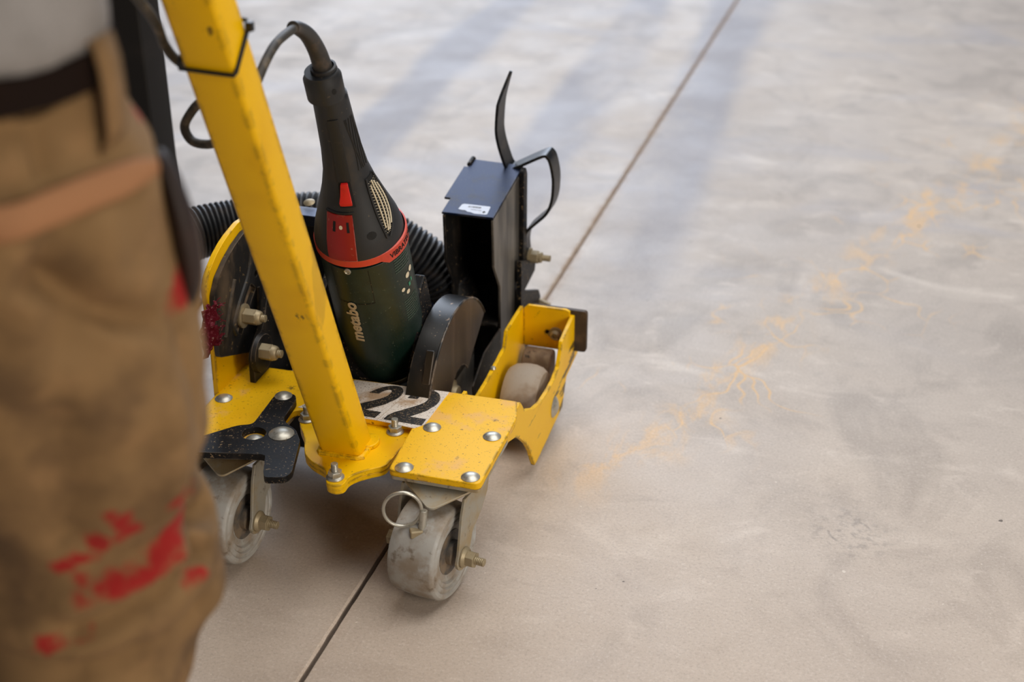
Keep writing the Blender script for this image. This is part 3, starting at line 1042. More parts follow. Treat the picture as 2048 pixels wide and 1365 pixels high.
# ---- pointer arm: bent flat bar
pp = [(-.0553, .160), (-.0553, .170), (-.0565, .190), (-.0575, .2097), (-.0526, .2292), (-.0409, .2430), (-.0250, .2590), (-.0177, .2702), (-.0130, .2850), (-.0112, .3000), (-.0112, .3220), (-.0159, .3450), (-.0210, .3540), (-.0275, .3550), (-.0500, .3430), (-.0730, .3300), (-.0785, .3272), (-.0840, .3310),
      (-.0895, .3450), (-.0953, .3640), (-.0985, .3800), (-.0990, .3950), (-.0965, .4268), (-.0920, .4480), (-.0860, .470)]
sp = spline([(p[0], 0, p[1]) for p in pp], 4)
bm = bmesh.new()
rows = []
th = .0022
for i, p in enumerate(sp):
    a_, b_ = sp[max(i - 1, 0)], sp[min(i + 1, len(sp) - 1)]
    d_ = (b_ - a_).normalized()
    nn_ = Vector((-d_.z, 0, d_.x))
    y0, y1 = .587, .623
    zt_ = p.z
    if zt_ > .4268:
        y0 = .587 + min(1, (zt_ - .4268) / (.470 - .4268)) * .033
    row = [p + Vector((0, y0, 0)) + nn_ * th, p + Vector((0, y1, 0)) + nn_ * th, p + Vector((0, y1, 0)) - nn_ * th, p + Vector((0, y0, 0)) - nn_ * th]
    rows.append([bm.verts.new(q) for q in row])
for a_, b_ in zip(rows, rows[1:]):
    for k in range(4):
        bm.faces.new((a_[k], a_[(k + 1) % 4], b_[(k + 1) % 4], b_[k]))
bm.faces.new(rows[0])
bm.faces.new(rows[-1])
pa = obj('pointer_arm', bm, M['pointer'], cart, bevel=.0006, label='bent dark flat bar pointer')
mw = at((-.0520, .605, .1830), (1, 0, 0), .3)
obj('washer', lathe([(0, 0), (.0135, 0), (.0135, .0025), (0, .0025)], 28), M['zinc_dusty'], pa, mw)
obj('hex_nut', hexnut(.0105, .013, False), M['zinc_dusty'], pa, mw @ Matrix.Translation((0, 0, .0025)), bevel=.001)
obj('nut_collar', lathe([(0, 0), (.0088, 0), (.0085, .005), (.007, .006), (0, .006)], 24), M['zinc_dusty'], pa, mw @ Matrix.Translation((0, 0, .0150)))
obj('bolt_end', STUDB, M['zinc_dusty'], pa, mw @ Matrix.Translation((0, 0, .006)))
obj('spacer_nut', hexnut(.0105, .012, False), M['zinc_dusty'], pa, at((-.0720, .605, .1830), (1, 0, 0), .1), bevel=.001)

# ------------------------------------------------------------------ the angle grinder
gr = thing('angle_grinder', 'dark green and black corded angle grinder standing upright in the yellow cart', 'angle grinder', (-.155, .2763, .12))
GA = Vector((-.155, .2763, .1371))
GD = Vector((0, -.3249, .9457))
GE1 = Vector((0, -.9457, -.3249))
GE2 = Vector((1, 0, 0))
GT = [-.02, .0, .02, .05, .11, .20, .245, .263, .275, .289, .318, .345, .368, .40, .432, .467, .474, .478, .502, .508]
GRR = [.044, .045, .046, .049, .0565, .0565, .0565, .0565, .0555, .0520, .0415, .0325, .0270, .0235, .0219, .0205, .0205, .0245, .0245, .021]


def grad(t):
    for i in range(len(GT) - 1):
        if GT[i] <= t <= GT[i + 1]:
            u = (t - GT[i]) / (GT[i + 1] - GT[i])
            return GRR[i] * (1 - u) + GRR[i + 1] * u
    return GRR[0] if t < GT[0] else GRR[-1]


def gsurf(t, p):
    """radius of the grinder's outer skin at height t and angle p"""
    r_ = grad(t)
    if t < .2655:
        return r_ * (1 + .012 * math.cos(R(4 * p)))
    if t > .474:
        return .0222 + .0036 * math.cos(R(p + 45)) + (-.003 if t > .504 else 0)
    if t > .47:
        return r_
    k = max(0, min(1, (.36 - t) / .09))
    return r_ * (1 + .05 * k * math.cos(R(p)) - .03 * math.cos(R(2 * p)) * (1 - k))


def GP(t, ph, r=None, off=0.0):
    ph = R(ph)
    r = (gsurf(t, math.degrees(ph)) if r is None else r) + off
    return GA + GD * t + r * (math.cos(ph) * GE1 + math.sin(ph) * GE2)


def gloft(ts, rf, n=48, bm=None, caps=True):
    bm = bm or bmesh.new()
    rings = [[bm.verts.new(GP(t, 360 * k / n, rf(t, 360 * k / n))) for k in range(n)] for t in ts]
    for a_, b_ in zip(rings, rings[1:]):
        for k in range(n):
            bm.faces.new((a_[k], a_[(k + 1) % n], b_[(k + 1) % n], b_[k]))
    if caps:
        bm.faces.new(rings[0])
        bm.faces.new(rings[-1])
    return bm


def gpatch(t0, t1, p0, p1, off, nt=8, np_=8, f=None, thick=.0):
    """patch of the grinder surface, raised by off"""
    bm = bmesh.new()
    g = []
    for i in range(nt + 1):
        u = i / nt
        row = []
        for j in range(np_ + 1):
            v = j / np_
            t = t0 + (t1 - t0) * u
            a0 = p0(u) if callable(p0) else p0
            a1 = p1(u) if callable(p1) else p1
            row.append(bm.verts.new(GP(t, a0 + (a1 - a0) * v, None, off)))
        g.append(row)
    for i in range(nt):
        for j in range(np_):
            bm.faces.new((g[i][j], g[i][j + 1], g[i + 1][j + 1], g[i + 1][j]))
    if thick:
        bmesh.ops.recalc_face_normals(bm, faces=bm.faces)
        if sum((f_.normal.dot(f_.calc_center_median() - (GA + GD * ((t0 + t1) / 2))) for f_ in bm.faces)) < 0:
            bmesh.ops.reverse_faces(bm, faces=bm.faces)
        r_ = bmesh.ops.extrude_face_region(bm, geom=list(bm.faces))
        for v_ in [e for e in r_['geom'] if isinstance(e, bmesh.types.BMVert)]:
            c_ = v_.co - GA
            ax_ = GA + GD * c_.dot(GD)
            v_.co += (v_.co - ax_).normalized() * thick
    return bm


house = gloft([.030, .034, .05, .075, .11, .15, .20, .235, .250], gsurf)
hs = obj('motor_housing', house, M['green'], gr, bevel=.001)
obj('gear_collar', gloft([.008, .010, .028, .030], lambda t, p: .0475), M['zinc_dusty'], gr, bevel=.001)
bm = gloft([-.055, -.05, -.02, .0, .008], lambda t, p: .041 if t > -.04 else .037)
box(bm, GA + GD * -.030 + Vector((.035, 0, 0)), (.060, .075, .070), Matrix.Rotation(R(-19), 4, 'X').inverted())
obj('gear_head', bm, M['black_dusty'], gr, bevel=.004, segs=3)
# black cover block to the right of the housing
bm = bmesh.new()
cb = [GA + GD * t + GE1 * e for t, e in ((.150, -.050), (.135, .005), (.030, .035), (-.01, .03), (-.01, -.055))]
prism([(p.y, p.z) for p in cb], -.118, -.100, 'x', bm)
obj('gear_cover', bm, M['black'], gr, bevel=.004, segs=3)
# clamp of the cart around the neck
bm = bmesh.new()
pts = [GP(.020, 360 * k / 40, .052) for k in range(40)]
tube(pts, .007, 10, bm, closed=True)
obj('neck_clamp', bm, M['black_dusty'], gr)
obj('clamp_disc', lathe([(0, 0), (.052, 0), (.052, .008), (.046, .012), (0, .012)], 40), M['black'], gr, at((-.196, .2330, .150), (.0, -1, .15)))
# red ring, wider on the right where it carries raised letters
bm = bmesh.new()
n = 72
rings = []
for off, tb in ((.0006, 0), (.0028, .0012), (.0028, -.0012), (.0004, 0)):
    pass
def rlow(p):
    q = (p + 180) % 360 - 180
    w = 1 if 52 < q < 150 else max(0, 1 - abs(q - 52) / 4) if q <= 52 else max(0, 1 - abs(q - 150) / 4)
    return .2545 - .0075 * w
for q in range(4):
    row = []
    for k in range(n):
        p = 360 * k / n
        t = (.2665, .2655, rlow(p) + .001, rlow(p))[q]
        row.append(bm.verts.new(GP(t, p, .0565, (.0004, .0024, .0024, .0004)[q])))
    rings.append(row)
for a_, b_ in zip(rings, rings[1:]):
    for k in range(n):
        bm.faces.new((a_[k], a_[(k + 1) % n], b_[(k + 1) % n], b_[k]))
rg = obj('damper_ring', bm, M['ring'], gr)


def wrap_text(s, size, t0, ph0, off, direction, bold=0.0, shear=0.0, r=None, parent=None, name='lettering', m=None, ext=0.0, squash=1.0, lab_=None):
    """letters laid on the grinder; direction 'up' reads along +t, 'round' reads around +phi"""
    me = text_mesh(s, size, bold, shear, 5, ext)
    for v in me.vertices:
        x_, y_, z_ = v.co
        x_ *= squash
        rr = r or grad(t0)
        if direction == 'up':
            v.co = GP(t0 + x_, ph0 - math.degrees(y_ / rr), r, off + z_)  # letter tops point left
        else:
            v.co = GP(t0 + y_, ph0 + math.degrees(x_ / rr), r, off + z_)
    return obj(name, me, m, parent, smooth=0, label=lab_)


wrap_text('VIBRATECH', .0105, .2560, 84, .0026, 'round', .0002, 0, .0565, rg, 'ring_lettering', M['dark'], .0002, .95)
wrap_text('metabo', .0225, .157, -6.0, .0009, 'up', .0007, 0, None, hs, 'brand_lettering', M['ivory'], .0003, 1.02)
# seam lines, screw
obj('housing_screw', lathe([(0, .001), (.0022, .001), (.0030, .002), (.0042, .0018), (.0046, 0), (0, 0)], 20), M['zinc'], gr, at(GP(.2475, 1, None, .0005), GP(.25, 1) - (GA + GD * .25)))
for p in (-24, 26):
    obj('housing_seam', gpatch(.190, .246, p, p + .7, .0004, 6, 1), M['black'], hs, smooth=0)
obj('housing_seam', gpatch(.1895, .1905, -24, 26.7, .0004, 1, 12), M['black'], hs, smooth=0)
# rating plate marks: pale round and oblong emblems and rows of fine print
def disc_patch(t, ph, rt, name='rating_mark', m=None, n=16, rp=None):
    bm = bmesh.new()
    rr = grad(t)
    rp = rp or rt
    vs = [bm.verts.new(GP(t + rt * math.sin(a), ph + math.degrees(rp * math.cos(a) / rr), None, .0004)) for a in [2 * math.pi * i / n for i in range(n)]]
    f = bm.faces.new(vs)
    return obj(name, bm, m or M['cream'], hs, smooth=0)
for t, ph, r_ in ((.205, 81, .0042), (.2095, 90, .0042), (.189, 68.5, .0030), (.180, 76.5, .0034)):
    disc_patch(t, ph, r_)
MINT = mat('mint_print', '3C8A6C', .5, 0, [(200, 3, .5, .7, '2A6A52', .5)])
MPR = mat('faded_fine_print', '3E5248', .5, 0, [(900, 2, .45, .6, '142C24', .9)])
obj('rating_mark', gpatch(.186, .192, 80, 84, .0004, 2, 3), MINT, hs, smooth=0)
obj('rating_mark', gpatch(.190, .196, 86, 89, .0004, 2, 3), MINT, hs, smooth=0)
bm = bmesh.new()
for i in range(15):
    t = (.243 - .0042 * i) if i < 6 else (.168 - .0040 * (i - 6))
    w0 = 62 if i < 6 else 66
    pb = gpatch(t - .0009, t + .0009, w0, w0 + 34 - random.random() * 9, .0003, 1, 10)
    tmp = bpy.data.meshes.new('tmp')
    pb.to_mesh(tmp)
    pb.free()
    bm.from_mesh(tmp)
    bpy.data.meshes.remove(tmp)
obj('fine_print', bm, MPR, hs, smooth=0, kind='stuff')

# rear handle
ts = [.2655, .275, .289, .300, .318, .332, .345, .356, .368, .384, .40, .416, .432, .45, .467, .4735, .4745, .478, .4785, .490, .500, .505, .508]
rhd = obj('rear_handle', gloft(ts, gsurf, 56), M['plastic'], gr, smooth=40)
obj('grip_paddle', gpatch(.3655, .452, lambda u: -2 + 4 * u, lambda u: 33 + 4 * u, .0, 10, 6, thick=.0016), M['softgrip'], rhd, bevel=.0006)
bm = bmesh.new()
for k in range(7):
    a0 = 60 + 6 * k
    pts = [GP(.375 + .012 * i, a0 + 6 * math.sin(i * .7 + k), None, .0003) for i in range(7)]
    tube(pts, .0007, 6, bm)
obj('grip_pattern', bm, M['softgrip'], rhd, kind='stuff')
obj('switch_well', gpatch(.333, .3665, 0, 30, .0006, 6, 6), M['dark'], rhd)
# safety switch
bm = bmesh.new()
c0, c1 = 4.5, 25.5
row = []
for (t, a0, a1, off) in ((.3655, 7, 24, .0010), (.3650, 7, 24, .0050), (.3520, 5, 25, .0075), (.3445, 3.5, 25.5, .0105), (.3395, 4, 25, .0080), (.3385, 5, 24, .0010)):
    row.append([bm.verts.new(GP(t, a0 + (a1 - a0) * k / 4, None, off)) for k in range(5)])
for a_, b_ in zip(row, row[1:]):
    for k in range(4):
        bm.faces.new((a_[k], a_[k + 1], b_[k + 1], b_[k]))
for k in (0, 4):
    bm.faces.new([r_[k] for r_ in row])
bm.faces.new([row[0][k] for k in range(5)] + [row[-1][k] for k in range(4, -1, -1)])
obj('switch', bm, M['red_bright'], gr, bevel=.0010, label='bright red sliding switch')
# red latch with two slots
la = obj('latch', gpatch(.2668, .3245, lambda u: -19 - 9 * u, lambda u: 17.5 + 3 * u, .0002, 10, 8, thick=.0016), M['red'], rhd, bevel=.0007, label='dark red cover flap')
obj('latch_slot', gpatch(.304, .3165, -13, -8.5, .0020, 4, 2), M['dark'], la if False else rhd, smooth=0)
obj('latch_slot', gpatch(.304, .3165, 9, 13, .0020, 4, 2), M['dark'], rhd, smooth=0)
bm = bmesh.new()
vs = [bm.verts.new(GP(.310 + .0025 * math.sin(a), math.degrees(.0022 * math.cos(a) / .045), None, .0020)) for a in [2 * math.pi * i / 14 for i in range(14)]]
bm.faces.new(vs)
obj('latch_rivet', bm, M['cream'], rhd, smooth=0)
bm = bmesh.new()
tube([GP(.3265, -30 + 6 * k, None, .0006) for k in range(10)], .0014, 8, bm)
obj('latch_lip', bm, M['plastic'], rhd)
# ventilation grille with mesh and four ribs
vp0 = lambda u: 61 + 8 * u - 4 * math.sin(u * 3.1)
vp1 = lambda u: 66 + 38 * math.sin(min(1, u * 1.6) * 1.57) - 14 * max(0, u - .7)
vent = obj('vent_grille', gpatch(.283, .360, vp0, vp1, .0004, 16, 10), M['dark'], rhd, smooth=0)
bm = bmesh.new()
for q in range(2):
    pts = []
    for i in range(17):
        u = i / 16
        pts.append(GP(.283 + .077 * u, (vp0 if q == 0 else vp1)(u), None, .0012))
    tube(pts, .0014, 6, bm)
obj('vent_rim', bm, M['plastic'], vent)
for v, ua, ub in ((.22, .16, .86), (.42, .10, .92), (.62, .10, .88), (.82, .16, .80)):
    pts = []
    for i in range(15):
        u = ua + (ub - ua) * i / 14
        pts.append(GP(.283 + .077 * u, vp0(u) + (vp1(u) - vp0(u)) * v, None, .0014))
    obj('vent_rib', tube(pts, .0010, 8), M['cream'], vent)
bm = bmesh.new()
for i in range(19):
    u = .08 + .84 * i / 18
    for j in range(5):
        v0 = .04 + .2 * j
        pts = [GP(.283 + .077 * u - .0016 * w_, vp0(u) + (vp1(u) - vp0(u)) * (v0 + .13 * w_), None, .0009) for w_ in (0, 1)]
        tube(pts, .00022, 4, bm)
obj('vent_mesh', bm, M['cream'], vent, kind='stuff')
disc_patch(.2945, 42, .0048, 'handle_recess', M['dark'], 14, .0062).parent = rhd
disc_patch(.4905, 44, .0038, 'handle_recess', M['dark'], 14, .0030).parent = rhd
# cord sleeve and mains cord
top = GA + GD * .505
sl_pts = spline([top - GD * .004, top + Vector((.000, -.014, .026)), top + Vector((.002, -.040, .052)), top + Vector((.004, -.068, .068)), top + Vector((.006, -.086, .074))], 6)
obj('cord_sleeve', tube(sl_pts, lambda i: .0118 - .0048 * min(1, i / 22), 16, caps=True), M['cuff'], gr)
obj('sleeve_socket', lathe([(.0125, -.004), (.0155, -.004), (.0150, .0045), (.0125, .0050), (.0122, -.002)], 28), M['plastic'], gr, at(GA + GD * .508, GD))
e0 = sl_pts[-1]
cpath = [e0 - Vector((.0, -.012, .003)), e0 + Vector((.002, -.012, -.0005)), (-.1420, -.0300, .6880), (-.1400, -.0620, .6780), (-.1430, -.0900, .6560), (-.1560, -.0950, .6450), (-.1830, -.0860, .6420), (-.2060, -.0820, .6360), (-.2220, -.0800, .6200), (-.2290, -.0800, .6060),
         (-.2230, -.0800, .5930), (-.2090, -.0800, .5900), (-.1900, -.0850, .5960), (-.1600, -.0950, .6150), (-.1490, -.1080, .6500), (-.1660, -.1360, .6830), (-.1850, -.1530, .7010), (-.1850, -.1750, .7230), (-.1760, -.2000, .7490),
         (-.1720, -.2300, .7780), (-.1850, -.2700, .8300), (-.2050, -.3100, .9000), (-.1650, -.3650, 1.0000)]
obj('mains_cord', tube(spline(cpath, 8), .0049, 12), M['cord'], gr)

# guard and blade
BX0, BX1 = -.0985, -.0650
CY_, CZ_ = .300, .100
guard = []
a0, a1 = 33, 213
outer = arc_pts(CY_, CZ_, .1400, a0, a1, 40)
inner = arc_pts(CY_, CZ_, .1360, a1, a0, 40)
gd = obj('blade_guard', prism(outer + inner, BX0, BX1, 'x'), M['guard'], gr, bevel=.001)
chord = arc_pts(CY_, CZ_, .1385, a0, a1, 40)
hubcut = arc_pts(CY_, CZ_, .045, a1, a0, 12)
obj('guard_face', prism(chord + hubcut, BX1 - .0025, BX1 - .0003, 'x'), M['guard_face'], gr, smooth=30, bevel=.0006)
obj('guard_back', prism(chord + arc_pts(CY_, CZ_, .03, a1, a0, 12), BX0 + .0002, BX0 + .003, 'x'), M['guard'], gr, smooth=30)
obj('guard_lip', tube([Vector((BX1 - .0005, CY_ + .139 * math.cos(R(a)), CZ_ + .139 * math.sin(R(a)))) for a in range(33, 214, 5)], .0016, 8), M['guard'], gr)
bm = bmesh.new()
cl = rounded([(.196, .176), (.204, .196), (.214, .218), (.205, .2215), (.190, .196), (.186, .180)], .004)
box(bm, (BX1 - .008, .1985, .1985), (.012, .006, .046), Matrix.Rotation(R(30), 4, 'X').inverted())
obj('guard_clasp', bm, M['guard'], gr, bevel=.002)
obj('cutting_blade', lathe([(.011, -.0013), (.100, -.0013), (.1145, -.0016), (.1145, .0016), (.100, .0013), (.011, .0013)], 64), M['blade'], gr, Matrix.Translation((-.0830, CY_, CZ_)) @ frame((1, 0, 0)))
obj('clamping_flange', lathe([(0, .012), (.014, .012), (.016, .006), (.022, .004), (.022, -.004), (0, -.004)], 32), M['zinc_dusty'], gr, Matrix.Translation((-.0800, CY_, CZ_)) @ frame((1, 0, 0)))
# skirt of the hood under the blade
bm = bmesh.new()
prism([(.345, .035), (.480, .035), (.480, .118), (.400, .118), (.345, .092)], -.0625, -.0600, 'x', bm)
prism([(.345, .035), (.480, .035), (.480, .118), (.400, .118), (.345, .092)], -.1080, -.1055, 'x', bm)
obj('blade_skirt', bm, M['black_dusty'], cart, bevel=.0006)

# cable tie round the handle
tie = thing('cable_tie', 'thin black cable tie strapped round the yellow handle', 'cable tie', tuple(hpt(.612)))
q = []
for (x_, n_, L_) in [(-.0285, .0225, .606), (.0262, .0228, .604), (.0278, .0205, .606), (.0285, -.0205, .626), (.0262, -.0240, .630), (-.0262, -.0350, .630), (-.0300, -.0250, .626), (-.0290, .0205, .609)]:
    q.append(hpt(L_, x_, n_))
bm = bmesh.new()
tube(q, .0021, 8, bm, closed=True)
obj('strap', bm, M['tie'], tie)
bm = bmesh.new()
box(bm, hpt(.628, .0310, -.0185), (.007, .007, .009))
obj('tie_head', bm, M['tie'], tie, bevel=.001)

# ------------------------------------------------------------------ ribbed suction hose
hose = thing('suction_hose', 'black ribbed suction hose lying behind the grinder', 'hose', (-.4, .45, .1))
hp = spline([(-.150, .530, .125), (-.1640, .525, .160), (-.190, .520, .192), (-.2280, .515, .2180), (-.2750, .515, .2380), (-.3450, .510, .2500), (-.4100, .490, .2470), (-.4720, .455, .2450), (-.5260, .400, .2430), (-.560, .320, .2300), (-.580, .230, .200), (-.590, .120, .150), (-.600, -.010, .085), (-.660, -.13, .042), (-.80, -.22, .041), (-1.05, -.27, .041), (-1.5, -.25, .041)], 24)
dense = []
L = 0
seg = [0]
for a_, b_ in zip(hp, hp[1:]):
    L += (b_ - a_).length
    seg.append(L)
step = .0016
k = 0
s = 0
pts = []
while s < L:
    while seg[k + 1] < s:
        k += 1
    u = (s - seg[k]) / (seg[k + 1] - seg[k])
    pts.append(hp[k].lerp(hp[k + 1], u))
    s += step
obj('ribbed_tube', tube(pts, lambda i: (.0385, .0400, .0400, .0385, .0355)[i % 5], 26), M['hose'], hose, smooth=60)
obj('hose_cuff', tube(spline([(-.143, .533, .095), (-.150, .530, .125), (-.1600, .527, .152), (-.172, .524, .172)], 5), lambda i: .0445 - .0004 * i, 28), M['black'], hose, bevel=.001)

# ------------------------------------------------------------------ red frayed rag
bm = bmesh.new()
g = []
for i in range(13):
    row = []
    for j in range(9):
        u, v = i / 12, j / 8
        z = .310 - .062 * u
        y_ = .066 + .032 * v + .004 * math.sin(u * 9)
        rag = mnoise.noise(Vector((u * 6, v * 6, 2)))
        row.append(bm.verts.new((-.3195 + .006 * rag + .003 * math.sin(v * 8), y_ - .012 * u * (1 - v) + .004 * mnoise.noise(Vector((u * 14, v * 3, 5))) * (v > .8), z + .004 * mnoise.noise(Vector((u * 3, v * 14, 7))))))
    g.append(row)
for i in range(12):
    for j in range(8):
        if (i, j) in ((2, 7), (5, 7), (9, 7), (0, 6)):
            continue
        bm.faces.new((g[i][j], g[i][j + 1], g[i + 1][j + 1], g[i + 1][j]))
rag = obj('red_rag', bm, M['rag'], None)
so = rag.modifiers.new('solid', 'SOLIDIFY')
so.thickness = .002
rag['label'] = 'frayed red rag stuck to the black adjusting plate'
rag['category'] = 'rag'
bm = bmesh.new()
for k in range(26):
    p = Vector((-.318 + .006 * random.random(), .090 + .010 * random.random(), .252 + .056 * random.random()))
    q = p + Vector((.004 * random.random(), .006 + .006 * random.random(), -.004 + .008 * random.random()))
    tube([p, (p + q) / 2 + Vector((0, 0, .002)), q], .0005, 5, bm)
obj('loose_thread', bm, M['rag'], rag, kind='stuff')

# ------------------------------------------------------------------ dark post behind the worker
po = thing('upright_post', 'dark grey upright steel post standing behind the worker', 'post', (-.683, .585, 0))
bm = bmesh.new()
prism(rounded([(-.716, .552), (-.652, .552), (-.652, .618), (-.716, .618)], .006), .008, 1.6, 'z', bm)
obj('tube', bm, M['post'], po)
obj('foot_plate', prism(rounded([(-.744, .524), (-.650, .524), (-.650, .646), (-.744, .646)], .01), 0, .008), M['post'], po, bevel=.001)

# ------------------------------------------------------------------ the worker
man = thing('person', 'worker in paint-stained tan work trousers and grey shirt pushing the cart', 'person', (-.13, -.66, 0))


def chain(bm, pts, n=20, caps=True, flat=False):
    """pts: (x,y,z,rx,ry) rings in horizontal planes unless the path is flat; ellipse follows the path frame"""
    rings = []
    m = len(pts)
    P = [Vector(p[:3]) for p in pts]
    for i in range(m):
        a_, b_ = P[max(i - 1, 0)], P[min(i + 1, m - 1)]
        d = (b_ - a_).normalized()
        x_ = Vector((1, 0, 0))
        if abs(d.x) > .8:
            x_ = Vector((0, 1, 0))
        u = (x_ - d * x_.dot(d)).normalized()
        v = d.cross(u)
        if flat:
            u, v = Vector((1, 0, 0)), Vector((0, 1, 0))
        rings.append([bm.verts.new(P[i] + pts[i][3] * math.cos(2 * math.pi * k / n) * u + pts[i][4] * math.sin(2 * math.pi * k / n) * v) for k in range(n)])
    for a_, b_ in zip(rings, rings[1:]):
        for k in range(n):
            bm.faces.new((a_[k], a_[(k + 1) % n], b_[(k + 1) % n], b_[k]))
    if caps:
        bm.faces.new(rings[0])
        bm.faces.new(rings[-1])


def fuse(bm, voxel, smooth_iter=3, name='fused'):
    bmesh.ops.recalc_face_normals(bm, faces=bm.faces)
    me = bpy.data.meshes.new(name)
    bm.to_mesh(me)
    bm.free()
    o = bpy.data.objects.new(name, me)
    COL.objects.link(o)
    r_ = o.modifiers.new('r', 'REMESH')
    r_.mode = 'VOXEL'
    r_.voxel_size = voxel
    r_.use_smooth_shade = True
    if smooth_iter:
        s_ = o.modifiers.new('s', 'SMOOTH')
        s_.factor = .5
        s_.iterations = smooth_iter
    dg = bpy.context.evaluated_depsgraph_get()
    out = bpy.data.meshes.new_from_object(o.evaluated_get(dg))
    bpy.data.objects.remove(o)
    return out


LEGR = [(-.045, -.645, .822, .085, .10), (-.046, -.642, .79, .1030, .116), (-.046, -.636, .72, .1030, .108), (-.046, -.624, .645, .1080, .108), (-.046, -.612, .585, .1060, .1060), (-.046, -.608, .53, .0850, .0900),
        (-.046, -.600, .475, .0950, .1040), (-.046, -.606, .44, .0940, .1020), (-.046, -.618, .41, .0770, .0840), (-.047, -.640, .37, .0760, .0800), (-.049, -.680, .28, .0720, .0740), (-.050, -.715, .19, .0690, .0700), (-.050, -.740, .105, .0670, .0680)]
LEGL = [(-.26 - p[0], p[1] + .02 - .03 * max(0, .5 - p[2]), p[2], p[3], p[4]) for p in LEGR]
# body: one continuous surface
bm = bmesh.new()
for lg in (LEGR, LEGL):
    chain(bm, [(p[0], p[1], p[2], p[3] * .68, p[4] * .68) for p in lg])
for lg in (LEGR, LEGL):
    f = lg[-1]
    chain(bm, [(f[0], f[1], .15, .036, .038), (f[0], f[1] + .004, .09, .036, .042), (f[0], f[1] + .030, .050, .036, .075), (f[0], f[1] + .05, .022, .036, .095)], flat=True)
torso = [(-.13, -.650, .76, .125, .090), (-.13, -.650, .86, .145, .102), (-.13, -.640, .95, .148, .105), (-.13, -.628, 1.05, .152, .108), (-.13, -.612, 1.15, .168, .115), (-.13, -.598, 1.23, .172, .105), (-.13, -.590, 1.285, .130, .080), (-.13, -.586, 1.315, .062, .060),
         (-.13, -.578, 1.36, .052, .054), (-.13, -.565, 1.40, .052, .056)]
chain(bm, torso, 28)
HC = Vector((-.13, -.535, 1.475))
chain(bm, [(HC.x, HC.y + dy, HC.z + dz, rx, ry) for dy, dz, rx, ry in ((.030, -.112, .026, .030), (.022, -.098, .046, .055), (.006, -.070, .061, .080), (0, -.03, .070, .092), (-.004, .02, .074, .097), (-.008, .06, .068, .090), (-.010, .09, .048, .066), (-.010, .108, .014, .02))], 24)
# nose, brow, lips, ears
chain(bm, [(HC.x, HC.y + .090, HC.z + .010, .008, .010), (HC.x, HC.y + .104, HC.z - .012, .011, .013), (HC.x, HC.y + .108, HC.z - .028, .014, .013), (HC.x, HC.y + .096, HC.z - .036, .011, .009)], 12)
chain(bm, [(HC.x - .030, HC.y + .078, HC.z + .022, .010, .010), (HC.x, HC.y + .090, HC.z + .022, .011, .010), (HC.x + .030, HC.y + .078, HC.z + .022, .010, .010)], 10)
chain(bm, [(HC.x - .022, HC.y + .074, HC.z - .060, .007, .007), (HC.x, HC.y + .086, HC.z - .060, .009, .010), (HC.x + .022, HC.y + .074, HC.z - .060, .007, .007)], 10)
for s in (-1, 1):
    chain(bm, [(HC.x + s * .074, HC.y - .006, HC.z - .036, .010, .012), (HC.x + s * .081, HC.y - .012, HC.z - .005, .010, .020), (HC.x + s * .078, HC.y - .014, HC.z + .022, .009, .015)], 12)
HANDS = []
ARMS = []
for s in (-1, 1):
    sh = Vector((-.13 + s * .165, -.600, 1.235))
    el = Vector((-.13 + s * .262, -.575, 1.010))
    wr = Vector((-.13 + s * .165, gb.y - .095, gb.z + .030))
    ARMS.append((sh, el, wr))
    chain(bm, [(*sh, .052, .055), (*(sh.lerp(el, .35)), .050, .052), (*(sh.lerp(el, .75)), .042, .043), (*el, .040, .041)], 18)
    chain(bm, [(*(el - (wr - el).normalized() * .015), .036, .037), (*(el.lerp(wr, .3)), .041, .040), (*(el.lerp(wr, .7)), .032, .030), (*wr, .027, .022)], 18)
    kn = Vector((wr.x - s * .012, gb.y - .010, gb.z + .026))
    # palm over the bar
    chain(bm, [(*wr, .027, .020), (*(wr.lerp(kn, .5)), .037, .016), (*kn, .042, .013)], 18)
    for f in range(4):
        fx = kn.x + (f - 1.5) * .0205
        ln = (.92, 1.0, .97, .82)[f]
        fp = [Vector((fx, kn.y - .006, kn.z)), Vector((fx, gb.y + .022 * ln, gb.z + .022)), Vector((fx, gb.y + .027 * ln, gb.z - .006)), Vector((fx, gb.y + .010, gb.z - .026 * ln)), Vector((fx, gb.y - .008 * ln, gb.z - .024))]
        chain(bm, [(*p, r_, r_) for p, r_ in zip(fp, (.0098, .0094, .0090, .0084, .0070))], 10)
    tp_ = [wr.lerp(kn, .45) + Vector((-s * .028, 0, -.004)), Vector((kn.x - s * .050, gb.y - .030, gb.z + .006)), Vector((kn.x - s * .046, gb.y - .026, gb.z - .020)), Vector((kn.x - s * .036, gb.y - .012, gb.z - .030))]
    chain(bm, [(*p, r_, r_) for p, r_ in zip(tp_, (.0125, .0115, .0100, .0080))], 10)
body_me = fuse(bm, .0055, 2, 'body')
body = obj('body', body_me, M['skin'], man, smooth=0)
for p in body_me.polygons:
    p.use_smooth = True

# trousers: fused legs and seat, then wrinkled
bm = bmesh.new()
chain(bm, LEGR, 28)
chain(bm, LEGL, 28)
chain(bm, [(-.13, -.650, .70, .10, .08), (-.13, -.652, .75, .150, .118), (-.13, -.652, .80, .174, .129), (-.13, -.650, .848, .170, .123)], 32)
tro_me = fuse(bm, .006, 6, 'trousers')
def VL(*p):
    return [Vector(q) for q in p]


